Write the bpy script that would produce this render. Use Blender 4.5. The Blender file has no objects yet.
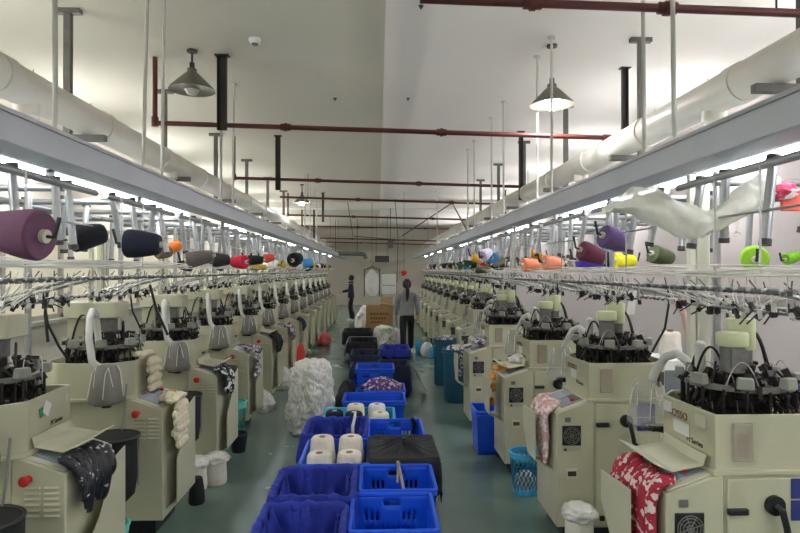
import bpy, bmesh, math, random
from mathutils import Vector, Matrix, noise

S = bpy.context.scene
COL = S.collection
PI = math.pi
rnd = random.Random(11)


# ------------------------------------------------------------------ camera
F_PX = 580.0
EYE = Vector((0, 0, 1.8))
YAW, PITCH = math.radians(2.17), math.radians(0.35)
cam_d = bpy.data.cameras.new('camera')
cam = bpy.data.objects.new('camera', cam_d)
COL.objects.link(cam)
cam.location = EYE
cam.rotation_euler = (PI / 2 + PITCH, 0, -YAW)
cam_d.sensor_width = 36.0
cam_d.lens = F_PX / 800 * 36.0
cam_d.clip_start = 0.05
S.camera = cam
CR = cam.rotation_euler.to_matrix()


def at(px, py, y):
    """world point seen at photo pixel (px, py), y metres down the aisle"""
    d = CR @ Vector(((px - 400) / F_PX, -(py - 266.5) / F_PX, -1))
    return EYE + d * (y / d.y)


# --------------------------------------------------------------- materials
def lin(c):
    return tuple(((v / 255) / 12.92 if v / 255 <= .04045 else ((v / 255 + .055) / 1.055) ** 2.4) for v in c) + (1,)


MATS = {}


def mat(name, col, rough=.5, metal=0., var=.08, scale=6., bump=0., bscale=60., emit=0., alpha=1., trans=0., spec=.5, coat=0.):
    if name in MATS:
        return MATS[name]
    m = bpy.data.materials.new(name)
    m.use_nodes = True
    nt = m.node_tree
    b = nt.nodes['Principled BSDF']
    tc = nt.nodes.new('ShaderNodeTexCoord')
    nz = nt.nodes.new('ShaderNodeTexNoise')
    nz.inputs['Scale'].default_value = scale
    nz.inputs['Detail'].default_value = 4
    nt.links.new(tc.outputs['Object'], nz.inputs['Vector'])
    rp = nt.nodes.new('ShaderNodeValToRGB')
    c = lin(col)
    rp.color_ramp.elements[0].position = .3
    rp.color_ramp.elements[1].position = .7
    rp.color_ramp.elements[0].color = tuple(max(0, v * (1 - var)) for v in c[:3]) + (1,)
    rp.color_ramp.elements[1].color = tuple(min(1, v * (1 + var)) for v in c[:3]) + (1,)
    nt.links.new(nz.outputs['Fac'], rp.inputs['Fac'])
    nt.links.new(rp.outputs['Color'], b.inputs['Base Color'])
    b.inputs['Roughness'].default_value = rough
    b.inputs['Metallic'].default_value = metal
    b.inputs['Specular IOR Level'].default_value = spec
    b.inputs['Coat Weight'].default_value = coat
    b.inputs['Alpha'].default_value = alpha
    b.inputs['Transmission Weight'].default_value = trans
    if emit:
        nt.links.new(rp.outputs['Color'], b.inputs['Emission Color'])
        b.inputs['Emission Strength'].default_value = emit
    if bump:
        n2 = nt.nodes.new('ShaderNodeTexNoise')
        n2.inputs['Scale'].default_value = bscale
        n2.inputs['Detail'].default_value = 3
        nt.links.new(tc.outputs['Object'], n2.inputs['Vector'])
        bp = nt.nodes.new('ShaderNodeBump')
        bp.inputs['Strength'].default_value = bump
        bp.inputs['Distance'].default_value = .02
        nt.links.new(n2.outputs['Fac'], bp.inputs['Height'])
        nt.links.new(bp.outputs['Normal'], b.inputs['Normal'])
    MATS[name] = m
    return m


def two_tone(name, c1, c2, scale, thr=.5, rough=.8, kind='noise', bump=.3):
    """cloth with a printed / knitted two-colour pattern"""
    m = mat(name, c1, rough, bump=bump, bscale=120)
    nt = m.node_tree
    b = nt.nodes['Principled BSDF']
    tc = nt.nodes['Texture Coordinate']
    if kind == 'wave':
        t = nt.nodes.new('ShaderNodeTexWave')
        t.inputs['Distortion'].default_value = 2.0
    else:
        t = nt.nodes.new('ShaderNodeTexNoise')
        t.inputs['Detail'].default_value = 1
    t.inputs['Scale'].default_value = scale
    nt.links.new(tc.outputs['Object'], t.inputs['Vector'])
    r = nt.nodes.new('ShaderNodeValToRGB')
    r.color_ramp.interpolation = 'CONSTANT'
    r.color_ramp.elements[0].color = lin(c1)
    r.color_ramp.elements[1].position = thr
    r.color_ramp.elements[1].color = lin(c2)
    nt.links.new(t.outputs['Fac'], r.inputs['Fac'])
    nt.links.new(r.outputs['Color'], b.inputs['Base Color'])
    return m


def film(name, col, alpha, rough=.25, bump=.6, bscale=25):
    """thin translucent plastic film"""
    m = mat(name, col, rough, alpha=alpha, bump=bump, bscale=bscale, spec=.6)
    return m


M_CREAM = mat('cream_enamel', (190, 188, 160), .42, var=.05, scale=3)
M_CREAM2 = mat('cream_enamel_worn', (181, 179, 151), .48, var=.08, scale=4)
M_GREENCAP = mat('pale_green_enamel', (196, 201, 158), .4, var=.04)
M_DARK = mat('oiled_dark_steel', (52, 48, 46), .42, .55, var=.3, scale=30)
M_BLACK = mat('black_plastic', (24, 24, 26), .45, var=.2)
M_STEEL = mat('brushed_steel', (168, 168, 165), .35, .8, var=.12, scale=20)
M_ALU = mat('aluminium_tube', (158, 160, 160), .36, .7, var=.08, scale=10)
M_PAD = mat('grey_green_plastic', (142, 144, 132), .5, var=.08)
M_MOTOR = mat('grey_motor_casing', (118, 116, 112), .45, .3, var=.15, scale=25)
M_HOSE = mat('white_ribbed_hose', (206, 205, 196), .5, var=.06)
M_HOODL = film('smoky_filter_plastic', (128, 124, 116), .88, .4, .3, 18)
M_HOODR = film('clear_filter_plastic', (190, 190, 184), .3, .25, .5, 22)
M_WIRE = mat('white_wire', (225, 225, 220), .5)
M_RED = mat('red_plastic', (200, 36, 36), .35)
M_SCREEN = mat('control_panel_film', (168, 174, 182), .22, var=.1, scale=12)
M_PAPER = mat('white_paper', (226, 226, 222), .8, var=.03)
M_PAPER2 = mat('cream_sticker', (206, 204, 180), .7, var=.03)
M_INK = mat('dark_ink', (52, 48, 46), .6)
M_BLUELAB = mat('blue_label', (44, 52, 120), .5, var=.1)
M_WHITEINK = mat('white_ink', (220, 222, 228), .6)
M_BROWN = mat('brown_relay', (142, 96, 78), .5, var=.15)
M_POCKET = film('plastic_pocket', (196, 190, 172), .45, .3, .3)
M_CLIP = mat('dark_guide_clip', (92, 86, 84), .5, var=.3, scale=40)
M_CERAM = mat('ceramic_eyelet', (206, 204, 196), .3, var=.05)
M_THREAD = mat('white_thread', (226, 222, 212), .8, var=.04)
M_CHAN = mat('grey_cable_channel', (178, 182, 188), .5, .1, var=.06, scale=2)
M_PVC = mat('painted_duct_pipe', (220, 215, 202), .45, var=.06, scale=3)
M_BRKT = mat('grey_steel_bracket', (104, 102, 98), .55, .3, var=.15, scale=8)
M_BRKD = mat('dark_steel_bracket', (64, 60, 58), .55, .3, var=.15, scale=8)
M_REDPIPE = mat('dark_red_pipe', (92, 42, 38), .45, var=.2, scale=5)
M_ROD = mat('white_conduit', (200, 198, 190), .5, var=.06)
M_TUBE = mat('lit_fluorescent', (240, 246, 255), .4, var=0, emit=12)
M_TUBEFILL = mat('added_fill_tube', (246, 246, 250), .4, var=0, emit=34)
M_BULB = mat('lit_bulb', (250, 250, 255), .4, var=0, emit=100)
M_BULBOFF = mat('unlit_frosted_bulb', (214, 210, 196), .3, var=.03)
M_SHADE = mat('olive_enamel_shade', (120, 118, 104), .4, .2, var=.1)
M_SHADEIN = mat('white_enamel_shade', (222, 222, 214), .4, var=.03)
M_CRATE = mat('blue_crate_plastic', (18, 84, 216), .38, var=.08, scale=4)
M_CRATEL = mat('light_blue_crate_plastic', (60, 168, 214), .38, var=.08)
M_CRATEB = mat('black_crate_plastic', (30, 31, 36), .45, var=.15)
M_CLOTHB = mat('blue_cloth', (34, 50, 150), .85, var=.12, bump=.25, bscale=90)
M_CLOTHK = mat('black_cloth', (26, 26, 30), .8, var=.2, bump=.25, bscale=90)
M_CLOTHN = mat('navy_cloth', (30, 34, 62), .85, var=.2, bump=.25, bscale=90)
M_WHITEY = mat('natural_white_yarn', (226, 220, 204), .9, var=.05, scale=40, bump=.15, bscale=200)
M_KRAFT = mat('brown_cardboard', (178, 142, 98), .85, var=.06)
M_TEAL = mat('teal_basket_plastic', (96, 196, 176), .42, var=.06)
M_BARREL = mat('dark_teal_barrel_plastic', (40, 92, 116), .42, var=.1)
M_SKIN = mat('skin', (204, 160, 136), .55, var=.06)
M_HAIR = mat('black_hair', (26, 22, 22), .5, var=.3, scale=40)
M_BAG = film('cloudy_plastic_bag', (230, 228, 220), .86, .28, .8, 14)
M_SHEET = film('cream_plastic_sheet', (236, 234, 220), .8, .3, .7, 9)
M_NET = mat('black_net_cloth', (28, 29, 28), .75, var=.2, bump=.6, bscale=160)


# ------------------------------------------------------------ mesh building
class MB:
    def __init__(s):
        s.v, s.f = [], []

    def add(s, vs, fs, M=None):
        n = len(s.v)
        s.v += [(M @ Vector(v)) if M else Vector(v) for v in vs]
        s.f += [tuple(i + n for i in f) for f in fs]
        return s

    def box(s, c, d, M=None, top=1.0):
        x, y, z = d[0] / 2, d[1] / 2, d[2] / 2
        vs = [(-x, -y, -z), (x, -y, -z), (x, y, -z), (-x, y, -z)] + [(a * x * top, b * y * top, z) for a, b in ((-1, -1), (1, -1), (1, 1), (-1, 1))]
        T = Matrix.Translation(Vector(c))
        if M:
            T = T @ M
        return s.add(vs, [(3, 2, 1, 0), (4, 5, 6, 7), (0, 1, 5, 4), (1, 2, 6, 5), (2, 3, 7, 6), (3, 0, 4, 7)], T)

    def span(s, a, b):
        a, b = Vector(a), Vector(b)
        d = b - a
        return s.box((a + b) / 2, (abs(d.x), abs(d.y), abs(d.z)))

    def cyl(s, p0, p1, r0, r1=None, n=14):
        return s.tube([p0, p1], [r0, r0 if r1 is None else r1], n)

    def tube(s, pts, r, n=8, closed=False):
        P = [Vector(p) for p in pts]
        k = len(P)
        R = r if isinstance(r, (list, tuple)) else [r] * k
        up, vs = None, []
        for i in range(k):
            if closed:
                t = P[(i + 1) % k] - P[i - 1]
            else:
                t = P[min(i + 1, k - 1)] - P[max(i - 1, 0)]
            if t.length < 1e-9:
                t = Vector((0, 0, 1))
            t.normalize()
            if up is None:
                up = t.orthogonal().normalized()
            up = up - t * up.dot(t)
            if up.length < 1e-6:
                up = t.orthogonal()
            up.normalize()
            w = t.cross(up)
            for j in range(n):
                a = 2 * PI * j / n
                vs.append(P[i] + (up * math.cos(a) + w * math.sin(a)) * R[i])
        fs = []
        for i in range(k if closed else k - 1):
            a, b = i * n, ((i + 1) % k) * n
            for j in range(n):
                fs.append((a + j, a + (j + 1) % n, b + (j + 1) % n, b + j))
        if not closed:
            fs.append(tuple(range(n - 1, -1, -1)))
            fs.append(tuple((k - 1) * n + j for j in range(n)))
        return s.add(vs, fs)

    def lathe(s, prof, n=20, M=None):
        vs, fs = [], []
        for r, z in prof:
            for j in range(n):
                a = 2 * PI * j / n
                vs.append((r * math.cos(a), r * math.sin(a), z))
        for i in range(len(prof) - 1):
            for j in range(n):
                fs.append((i * n + j, i * n + (j + 1) % n, (i + 1) * n + (j + 1) % n, (i + 1) * n + j))
        if prof[0][0] > 1e-5:
            fs.append(tuple(range(n - 1, -1, -1)))
        if prof[-1][0] > 1e-5:
            fs.append(tuple((len(prof) - 1) * n + j for j in range(n)))
        return s.add(vs, fs, M)

    def prism(s, poly, a, b, axis='z', M=None):
        n = len(poly)

        def P(u, v, w):
            return {'z': (u, v, w), 'y': (u, w, v), 'x': (w, u, v)}[axis]
        vs = [P(u, v, a) for u, v in poly] + [P(u, v, b) for u, v in poly]
        fs = [tuple(range(n - 1, -1, -1)), tuple(range(n, 2 * n))]
        fs += [(i, (i + 1) % n, n + (i + 1) % n, n + i) for i in range(n)]
        return s.add(vs, fs, M)

    def ball(s, c, d, M=None, n=12, m=8):
        prof = [(math.sin(PI * i / m), -math.cos(PI * i / m)) for i in range(m + 1)]
        prof[0], prof[-1] = (1e-6, -1), (1e-6, 1)
        T = Matrix.Translation(Vector(c)) @ (M or Matrix()) @ Matrix.Diagonal((d[0], d[1], d[2], 1))
        return s.lathe(prof, n, T)

    def grid(s, rows):
        """rows: lists of points"""
        n = len(rows[0])
        vs = [p for r in rows for p in r]
        fs = [(i * n + j, i * n + j + 1, (i + 1) * n + j + 1, (i + 1) * n + j) for i in range(len(rows) - 1) for j in range(n - 1)]
        return s.add(vs, fs)

    def build(s, name, m, parent=None, bevel=0., angle=38, solid=0., sub=0):
        me = bpy.data.meshes.new(name)
        me.from_pydata([tuple(v) for v in s.v], [], s.f)
        bm = bmesh.new()
        bm.from_mesh(me)
        bmesh.ops.remove_doubles(bm, verts=bm.verts, dist=1e-6)
        bmesh.ops.recalc_face_normals(bm, faces=bm.faces)
        bm.to_mesh(me)
        bm.free()
        me.polygons.foreach_set('use_smooth', [True] * len(me.polygons))
        me.set_sharp_from_angle(angle=math.radians(angle))
        me.materials.append(m)
        o = bpy.data.objects.new(name, me)
        COL.objects.link(o)
        o.parent = parent
        if solid:
            q = o.modifiers.new('thick', 'SOLIDIFY')
            q.thickness = solid
            q.offset = 0
        if sub:
            q = o.modifiers.new('sub', 'SUBSURF')
            q.levels = q.render_levels = sub
        if bevel:
            q = o.modifiers.new('bevel', 'BEVEL')
            q.width = bevel
            q.segments = 2
            q.limit_method = 'ANGLE'
        return o


def thing(name, label, cat, loc=(0, 0, 0), rz=0., group=None):
    o = bpy.data.objects.new(name, None)
    COL.objects.link(o)
    o.empty_display_size = .1
    o.location = loc
    o.rotation_euler = (0, 0, rz)
    return tag(o, label, cat, group)


def tag(o, label, cat, group=None, kind=None):
    o['label'] = label
    o['category'] = cat
    if group:
        o['group'] = group
    if kind:
        o['kind'] = kind
    return o


def struct(o):
    o['kind'] = 'structure'
    return o


def copy_tree(o, parent=None):
    c = o.copy()
    COL.objects.link(c)
    if parent:
        c.parent = parent
    for ch in list(o.children):
        copy_tree(ch, c)
    return c


def move(o, loc, rz=0.):
    o.location = loc
    o.rotation_euler = (0, 0, rz)
    return o


def lettering(txt, size, M, m, parent, name='lettering'):
    cu = bpy.data.curves.new(name, 'FONT')
    cu.body = txt
    cu.size = size
    cu.extrude = .0008
    cu.materials.append(m)
    f = bpy.data.objects.new(name + '_source', cu)
    COL.objects.link(f)
    me = bpy.data.meshes.new_from_object(f.evaluated_get(bpy.context.evaluated_depsgraph_get()))
    bpy.data.objects.remove(f)
    o = bpy.data.objects.new(name, me)
    COL.objects.link(o)
    if not me.materials:
        me.materials.append(m)
    o.parent = parent
    o.matrix_local = M
    return o


def frame_m(o, x, y, n=None):
    """matrix with local x, y, z axes and origin"""
    x, y = Vector(x).normalized(), Vector(y).normalized()
    z = x.cross(y)
    return Matrix(((x.x, y.x, z.x, o[0]), (x.y, y.y, z.y, o[1]), (x.z, y.z, z.z, o[2]), (0, 0, 0, 1)))


def axis_m(o, d):
    """matrix whose z axis runs along d"""
    z = Vector(d).normalized()
    x = z.orthogonal().normalized()
    y = z.cross(x)
    return Matrix(((x.x, y.x, z.x, o[0]), (x.y, y.y, z.y, o[1]), (x.z, y.z, z.z, o[2]), (0, 0, 0, 1)))


ORD = 'first second third fourth fifth sixth seventh eighth ninth tenth eleventh twelfth thirteenth fourteenth fifteenth sixteenth seventeenth eighteenth'.split()


def fbm(p, s=1., o=3):
    return sum(noise.noise(Vector(p) * s * 2 ** i) / 2 ** i for i in range(o))


# ------------------------------------------------------------------ setting
Y0, Y1, XL, XR, HL, HR = -6., 30., -4.3, 4.2, 3.9, 4.0


def floor_mat():
    m = mat('green_epoxy_floor', (106, 128, 118), .2, var=.16, scale=.9, spec=.6)
    nt = m.node_tree
    b = nt.nodes['Principled BSDF']
    tc = nt.nodes['Texture Coordinate']
    n = nt.nodes.new('ShaderNodeTexNoise')
    n.inputs['Scale'].default_value = 1.7
    n.inputs['Detail'].default_value = 6
    nt.links.new(tc.outputs['Object'], n.inputs['Vector'])
    mr = nt.nodes.new('ShaderNodeMapRange')
    mr.inputs['To Min'].default_value = .14
    mr.inputs['To Max'].default_value = .34
    nt.links.new(n.outputs['Fac'], mr.inputs['Value'])
    nt.links.new(mr.outputs['Result'], b.inputs['Roughness'])
    n2 = nt.nodes.new('ShaderNodeTexNoise')
    n2.inputs['Scale'].default_value = 3.
    nt.links.new(tc.outputs['Object'], n2.inputs['Vector'])
    bp = nt.nodes.new('ShaderNodeBump')
    bp.inputs['Strength'].default_value = .12
    bp.inputs['Distance'].default_value = .03
    nt.links.new(n2.outputs['Fac'], bp.inputs['Height'])
    nt.links.new(bp.outputs['Normal'], b.inputs['Normal'])
    return m


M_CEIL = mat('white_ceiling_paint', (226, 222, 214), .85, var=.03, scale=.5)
M_CEILSHADE = mat('shaded_ceiling_paint', (200, 196, 180), .85, var=.04, scale=.5)  # same white paint, darkened to carry the shade away from the lit lamp
M_WALL = mat('offwhite_wall_paint', (190, 184, 170), .85, var=.04, scale=.6)
M_WALLR = mat('pale_grey_wall_paint', (186, 177, 174), .85, var=.04, scale=.6)
struct(MB().span((XL, Y0, -.1), (XR, Y1, 0)).build('floor', floor_mat()))
struct(MB().span((XL, Y0, HL), (.06, Y1, HL + .2)).build('ceiling', M_CEILSHADE))
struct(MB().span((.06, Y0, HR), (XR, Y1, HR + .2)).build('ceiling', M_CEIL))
struct(MB().span((.06, Y0, HL), (.085, Y1, HR)).build('trim_1', M_CEIL))
struct(MB().span((XL, 18, 3.72), (XR, 18.5, HL)).build('trim_2', M_CEIL))
struct(MB().span((XR, Y0, 0), (XR + .2, Y1, HR)).build('wall_right', M_WALLR))
struct(MB().span((XL, Y1, 0), (XR, Y1 + .2, HR)).build('wall_far', M_WALL))
struct(MB().span((XL, Y0 - .2, 0), (XR, Y0, HR)).build('wall_back', M_WALL))
WZ0, WZ1 = 1.15, 2.3
struct(MB().span((XL - .2, Y0, 0), (XL, Y1, WZ0)).span((XL - .2, Y0, WZ1), (XL, Y1, HR)).build('wall_left', M_WALL))
M_PANE = mat('daylit_frosted_pane', (206, 200, 176), .5, var=.03, emit=.06)
M_WFRAME = mat('window_frame_paint', (150, 146, 134), .5)
for i in range(7):
    ya = Y0 + .2 + i * 5.1
    fr = MB()
    for y in (ya, ya + 1.25, ya + 2.5, ya + 3.75, ya + 5.0):
        fr.box((XL - .08, y, (WZ0 + WZ1) / 2), (.08, .07, WZ1 - WZ0))
    for z in (WZ0 + .03, WZ1 - .03):
        fr.box((XL - .08, ya + 2.5, z), (.08, 5.0, .06))
    w = struct(fr.build('window_%d' % (i + 1), M_WFRAME))
    MB().span((XL - .1, ya + .03, WZ0 + .05), (XL - .085, ya + 4.97, WZ1 - .05)).build('pane', M_PANE, w)
struct(MB().span((XL, Y0, WZ0 - .04), (XL + .1, Y1, WZ0)).build('trim_3', M_WFRAME))
struct(MB().span((XR - .03, Y0, 1.44), (XR, Y1, 1.5)).build('trim_4', mat('grey_wall_rail', (150, 144, 142), .6)))
struct(MB().span((XR - .015, Y0, 0), (XR, Y1, .12)).build('baseboard_right', M_BRKT))
struct(MB().span((XL, Y0, 0), (XL + .015, Y1, .12)).build('baseboard_left', M_BRKT))


# ------------------------------------------------------------- the machines
# machine frame: x = 0 at the cabinet face on the aisle, x grows away from the aisle, y along the row
PL = [(.22, -.23), (.66, -.23), (.80, -.10), (.80, .2), (.68, .30), (.30, .30), (.20, .18)]


def inset(poly, k):
    cx, cy = sum(p[0] for p in poly) / len(poly), sum(p[1] for p in poly) / len(poly)
    return [(cx + (x - cx) * k, cy + (y - cy) * k) for x, y in poly]


def arc(p0, p1, top, n=12):
    """a sagging / arching line between two points through height `top`"""
    p0, p1 = Vector(p0), Vector(p1)
    mid = (p0 + p1) / 2
    mid.z = 2 * top - mid.z if False else top * 2 - (p0.z + p1.z) / 2
    return [(1 - t) ** 2 * p0 + 2 * t * (1 - t) * mid + t * t * p1 for t in [i / (n - 1) for i in range(n)]]


def mechanism(seed):
    """dense ring of cams, levers, brackets and springs around the needle cylinder"""
    r = random.Random(seed)
    m = MB()
    cx, cy = .48, .03
    for k in range(150):
        a, q = r.uniform(0, 2 * PI), r.uniform(.08, .25)
        z = r.uniform(1.10, 1.36 - .35 * max(0, q - .16))
        d = (r.uniform(.008, .035), r.uniform(.008, .03), r.uniform(.01, .06))
        m.box((cx + q * math.cos(a), cy + q * math.sin(a), z), d, Matrix.Rotation(a, 4, 'Z') @ Matrix.Rotation(r.uniform(-.7, .7), 4, 'Y'))
    for k in range(46):
        a = 2 * PI * k / 46 + r.uniform(-.05, .05)
        q0, q1 = r.uniform(.09, .16), r.uniform(.17, .27)
        z0, z1 = r.uniform(1.16, 1.36), r.uniform(1.12, 1.3)
        ca, sa = math.cos(a), math.sin(a)
        m.cyl((cx + q0 * ca, cy + q0 * sa, z0), (cx + q1 * ca, cy + q1 * sa, z1), r.uniform(.003, .007), n=6)
    for k in range(16):
        a = 2 * PI * k / 16
        q = .235
        m.cyl((cx + q * math.cos(a), cy + q * math.sin(a), 1.1), (cx + q * math.cos(a), cy + q * math.sin(a), 1.27), .007, n=6)
    return m


def spring_loops(seed):
    r = random.Random(seed)
    m = MB()
    cx, cy = .48, .03
    for k in range(9):
        a = r.uniform(0, 2 * PI)
        q = r.uniform(.15, .26)
        b = a + r.uniform(.3, .8)
        m.tube(arc((cx + q * math.cos(a), cy + q * math.sin(a), r.uniform(1.12, 1.25)), (cx + q * .9 * math.cos(b), cy + q * .9 * math.sin(b), r.uniform(1.12, 1.3)), r.uniform(1.3, 1.4)), .003, 5)
    for k in range(14):
        a, q = r.uniform(0, 2 * PI), r.uniform(.1, .25)
        m.box((cx + q * math.cos(a), cy + q * math.sin(a), r.uniform(1.15, 1.36)), (.02, .016, .02), Matrix.Rotation(a, 4, 'Z'))
    return m


def make_machine(side):
    """side 'R': control side with fan faces the camera; 'L': the louvred side does"""
    t = thing('sock_knitting_machine', 'x', 'knitting machine')
    P = lambda mb, name, m, par=t, **k: mb.build(name, m, par, **k)
    P(MB().span((.06, -.19, 0), (.72, .19, .1)), 'plinth_foot', M_BLACK)
    cab = P(MB().prism([(0, .10), (0, .85), (.25, .935), (.25, .10)], -.24, .23, 'y'), 'control_cabinet', M_CREAM, bevel=.006)
    P(MB().prism([(.25, -.235), (.70, -.235), (.76, -.17), (.76, .17), (.70, .235), (.25, .235)], .09, .925), 'machine_body', M_CREAM2, bevel=.006)
    dr = P(MB().box((.475, -.239, .51), (.42, .012, .80)), 'body_door', M_CREAM, bevel=.003)
    P(MB().box((.305, -.25, .775), (.085, .025, .026)), 'latch', M_BLACK, dr, bevel=.004)
    P(MB().box((.30, -.25, .16), (.03, .02, .03)), 'hinge', M_BLACK, dr)
    cr = P(MB().cyl((.465, -.243, .80), (.465, -.262, .80), .042, n=24), 'crank_hub', M_BLACK)
    P(MB().tube([(.465, -.262, .80), (.475, -.285, .79), (.49, -.29, .72), (.50, -.29, .665), (.50, -.33, .66)], [.013, .015, .014, .014, .013], 8), 'crank_handle', M_BLACK, cr)
    # fan, switch and breaker on the cabinet side
    fg = P(MB().box((.10, -.243, .705), (.125, .012, .13)), 'fan_grille', M_BLACK, bevel=.004)
    g = MB()
    for r_ in (.015, .03, .045, .056):
        g.tube([(.10 + r_ * math.cos(a), -.251, .705 + r_ * math.sin(a)) for a in [2 * PI * i / 20 for i in range(20)]], .0022, 5, True)
    for k in range(4):
        a = PI * k / 4 + .3
        g.cyl((.10 - .058 * math.cos(a), -.251, .705 - .058 * math.sin(a)), (.10 + .058 * math.cos(a), -.251, .705 + .058 * math.sin(a)), .002, n=5)
    P(g, 'wire_grating', M_MOTOR, fg)
    P(MB().box((.075, -.243, .81), (.036, .008, .03)).box((.075, -.248, .81), (.018, .008, .012)), 'rating_plate', M_MOTOR)
    P(MB().box((.10, -.2415, .615), (.125, .003, .026)), 'warning_label', mat('pale_warning_label', (176, 176, 156), .6))
    P(MB().prism([(.045, .605), (.07, .605), (.0575, .627)], -.2445, -.243, 'y'), 'warning_triangle', M_INK)
    br = P(MB().box((.10, -.242, .455), (.07, .006, .065)), 'breaker_frame', M_PAPER2)
    P(MB().box((.10, -.247, .455), (.055, .012, .03)), 'breaker', mat('breaker_brown', (78, 52, 46), .5), br)
    bl = P(MB().box((.60, -.2465, .868), (.12, .003, .085)), 'blue_label', M_BLUELAB)
    bl2 = P(MB().box((.60, -.2465, .775), (.12, .003, .085)), 'blue_label', M_BLUELAB)
    # louvres and button on the other side
    lv = MB()
    for c in (.06, .15):
        for k in range(6):
            lv.box((c, .235, .79 - k * .026), (.07, .012, .011), Matrix.Rotation(.5, 4, 'X'))
    P(lv, 'louvre_vents', M_CREAM)
    P(MB().cyl((.17, .23, .83), (.17, .262, .83), .018, n=14).ball((.17, .268, .83), (.025, .014, .025)), 'stop_button', M_RED)
    # sloping control panel
    sl = math.atan2(.085, .25)
    Mp = frame_m((.125, -.005, .8925), (math.cos(sl), 0, math.sin(sl)), (0, 1, 0))
    pn = P(MB().box((0, 0, .004), (.235, .44, .006), Mp), 'control_panel', M_PAPER2, bevel=.002)
    for q in pn.data.vertices:
        pass
    MBp = lambda c, d: MB().add([(Mp @ Vector((c[0] + sx * d[0] / 2, c[1] + sy * d[1] / 2, c[2] + sz * d[2] / 2))) for sx in (-1, 1) for sy in (-1, 1) for sz in (-1, 1)],
                                [(0, 1, 3, 2), (4, 6, 7, 5), (0, 4, 5, 1), (2, 3, 7, 6), (0, 2, 6, 4), (1, 5, 7, 3)])
    P(MBp((.01, .0, .009), (.17, .36, .004)), 'key_film', M_SCREEN, pn)
    P(MBp((-.02, .08, .0125), (.10, .15, .003)), 'display_screen', mat('lcd_screen', (176, 186, 196), .15, var=.05), pn)
    P(MBp((.05, -.07, .0125), (.05, .14, .003)), 'button_field', mat('dark_key_pad', (78, 82, 88), .4, var=.5, scale=60), pn)
    P(MB().cyl(Mp @ Vector((.02, -.13, .01)), Mp @ Vector((.02, -.13, .03)), .013, n=12), 'panel_button', M_RED, pn)
    # sock chute on the aisle face
    ch = MB()
    if side == 'R':
        ch.prism([(-.17, .845), (.16, .82), (.16, .68), (.02, .52), (-.17, .52)], -.125, -.119, 'x')
        ch.prism([(-.125, .53), (0, .46), (0, .45), (-.125, .52)], -.17, .02, 'y')
    else:
        ch.prism([(-.23, .845), (.0, .80), (.0, .66), (.05, .58), (.16, .50), (.16, .20), (-.23, .20)], -.075, -.069, 'x')
        ch.prism([(-.075, .20), (0, .16), (0, .15), (-.075, .19)], -.23, .16, 'y')
    P(ch, 'sock_chute', M_CREAM, bevel=.001)
    # top pan
    wl = MB()
    n = len(PL)
    inn = inset(PL, .955)
    vs = [(x, y, .94) for x, y in PL] + [(x, y, 1.18) for x, y in PL] + [(x, y, 1.18) for x, y in inn] + [(x, y, 1.09) for x, y in inn]
    fs = [(i, (i + 1) % n, n + (i + 1) % n, n + i) for i in range(n)] + [(n + i, n + (i + 1) % n, 2 * n + (i + 1) % n, 2 * n + i) for i in range(n)]
    fs += [(2 * n + i, 2 * n + (i + 1) % n, 3 * n + (i + 1) % n, 3 * n + i) for i in range(n)] + [tuple(3 * n + i for i in range(n)), tuple(range(n - 1, -1, -1))]
    wl.add(vs, fs)
    P(wl, 'machine_pan', M_CREAM, bevel=.004)
    P(MB().prism(inset(PL, 1.05), .925, .945), 'pan_flange', M_CREAM, bevel=.003)
    pk = P(MB().box((.335, -.24, 1.065), (.085, .018, .16)), 'plastic_pocket', M_POCKET, bevel=.004)
    P(MB().box((.34, -.236, 1.06), (.05, .012, .075)), 'relay_box', M_BROWN, pk)
    P(MB().box((.735, -.17, 1.06), (.08, .02, .09), Matrix.Rotation(.75, 4, 'Z')), 'connector_panel', M_BLACK)
    # knitting head
    hd = P(MB().lathe([(.02, 1.09), (.13, 1.09), (.13, 1.16), (.10, 1.17), (.10, 1.30), (.075, 1.32), (.075, 1.36), (.01, 1.36)], 28, Matrix.Translation((.48, .03, 0))), 'needle_cylinder', M_DARK)
    P(mechanism(3 if side == 'R' else 8), 'cam_mechanism', M_DARK, hd)
    P(spring_loops(5 if side == 'R' else 9), 'spring_and_screw_thread', M_STEEL, hd)['kind'] = 'stuff'
    rg = P(MB().lathe([(.20, 1.262), (.235, 1.262), (.235, 1.285), (.20, 1.285), (.20, 1.262)], 36, Matrix.Translation((.48, .03, 0))), 'selector_ring', M_MOTOR)
    for k in range(8):
        a = 2 * PI * k / 8 + .35
        c = (.48 + .245 * math.cos(a), .03 + .245 * math.sin(a), 1.305)
        P(MB().box(c, (.045, .072, .05), Matrix.Rotation(a, 4, 'Z'), top=.86), 'selector_pad', M_PAD, rg, bevel=.006)
    if side == 'R':
        mc = P(MB().cyl((.42, -.03, 1.33), (.42, -.03, 1.455), .052, n=18).box((.42, -.075, 1.395), (.07, .02, .09)), 'motor', M_MOTOR)
        P(MB().lathe([(.0, 1.45), (.066, 1.45), (.068, 1.455), (.068, 1.505), (.063, 1.512), (.0, 1.512)], 24, Matrix.Translation((.42, -.03, 0))), 'motor_cap', M_GREENCAP, mc)
        md = P(MB().cyl((.53, .08, 1.30), (.53, .08, 1.44), .05, n=18), 'motor', M_MOTOR)
        P(MB().lathe([(.0, 1.42), (.062, 1.42), (.064, 1.425), (.064, 1.56), (.06, 1.566), (.0, 1.566)], 24, Matrix.Translation((.53, .08, 0))), 'motor_cap', M_GREENCAP, md)
        P(MB().cyl((.36, .13, 1.28), (.36, .13, 1.43), .026, n=12).ball((.36, .13, 1.43), (.026, .026, .026)), 'suction_nozzle', M_HOSE)
        topz = 1.566
        tp = (.53, .08)
    else:
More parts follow.
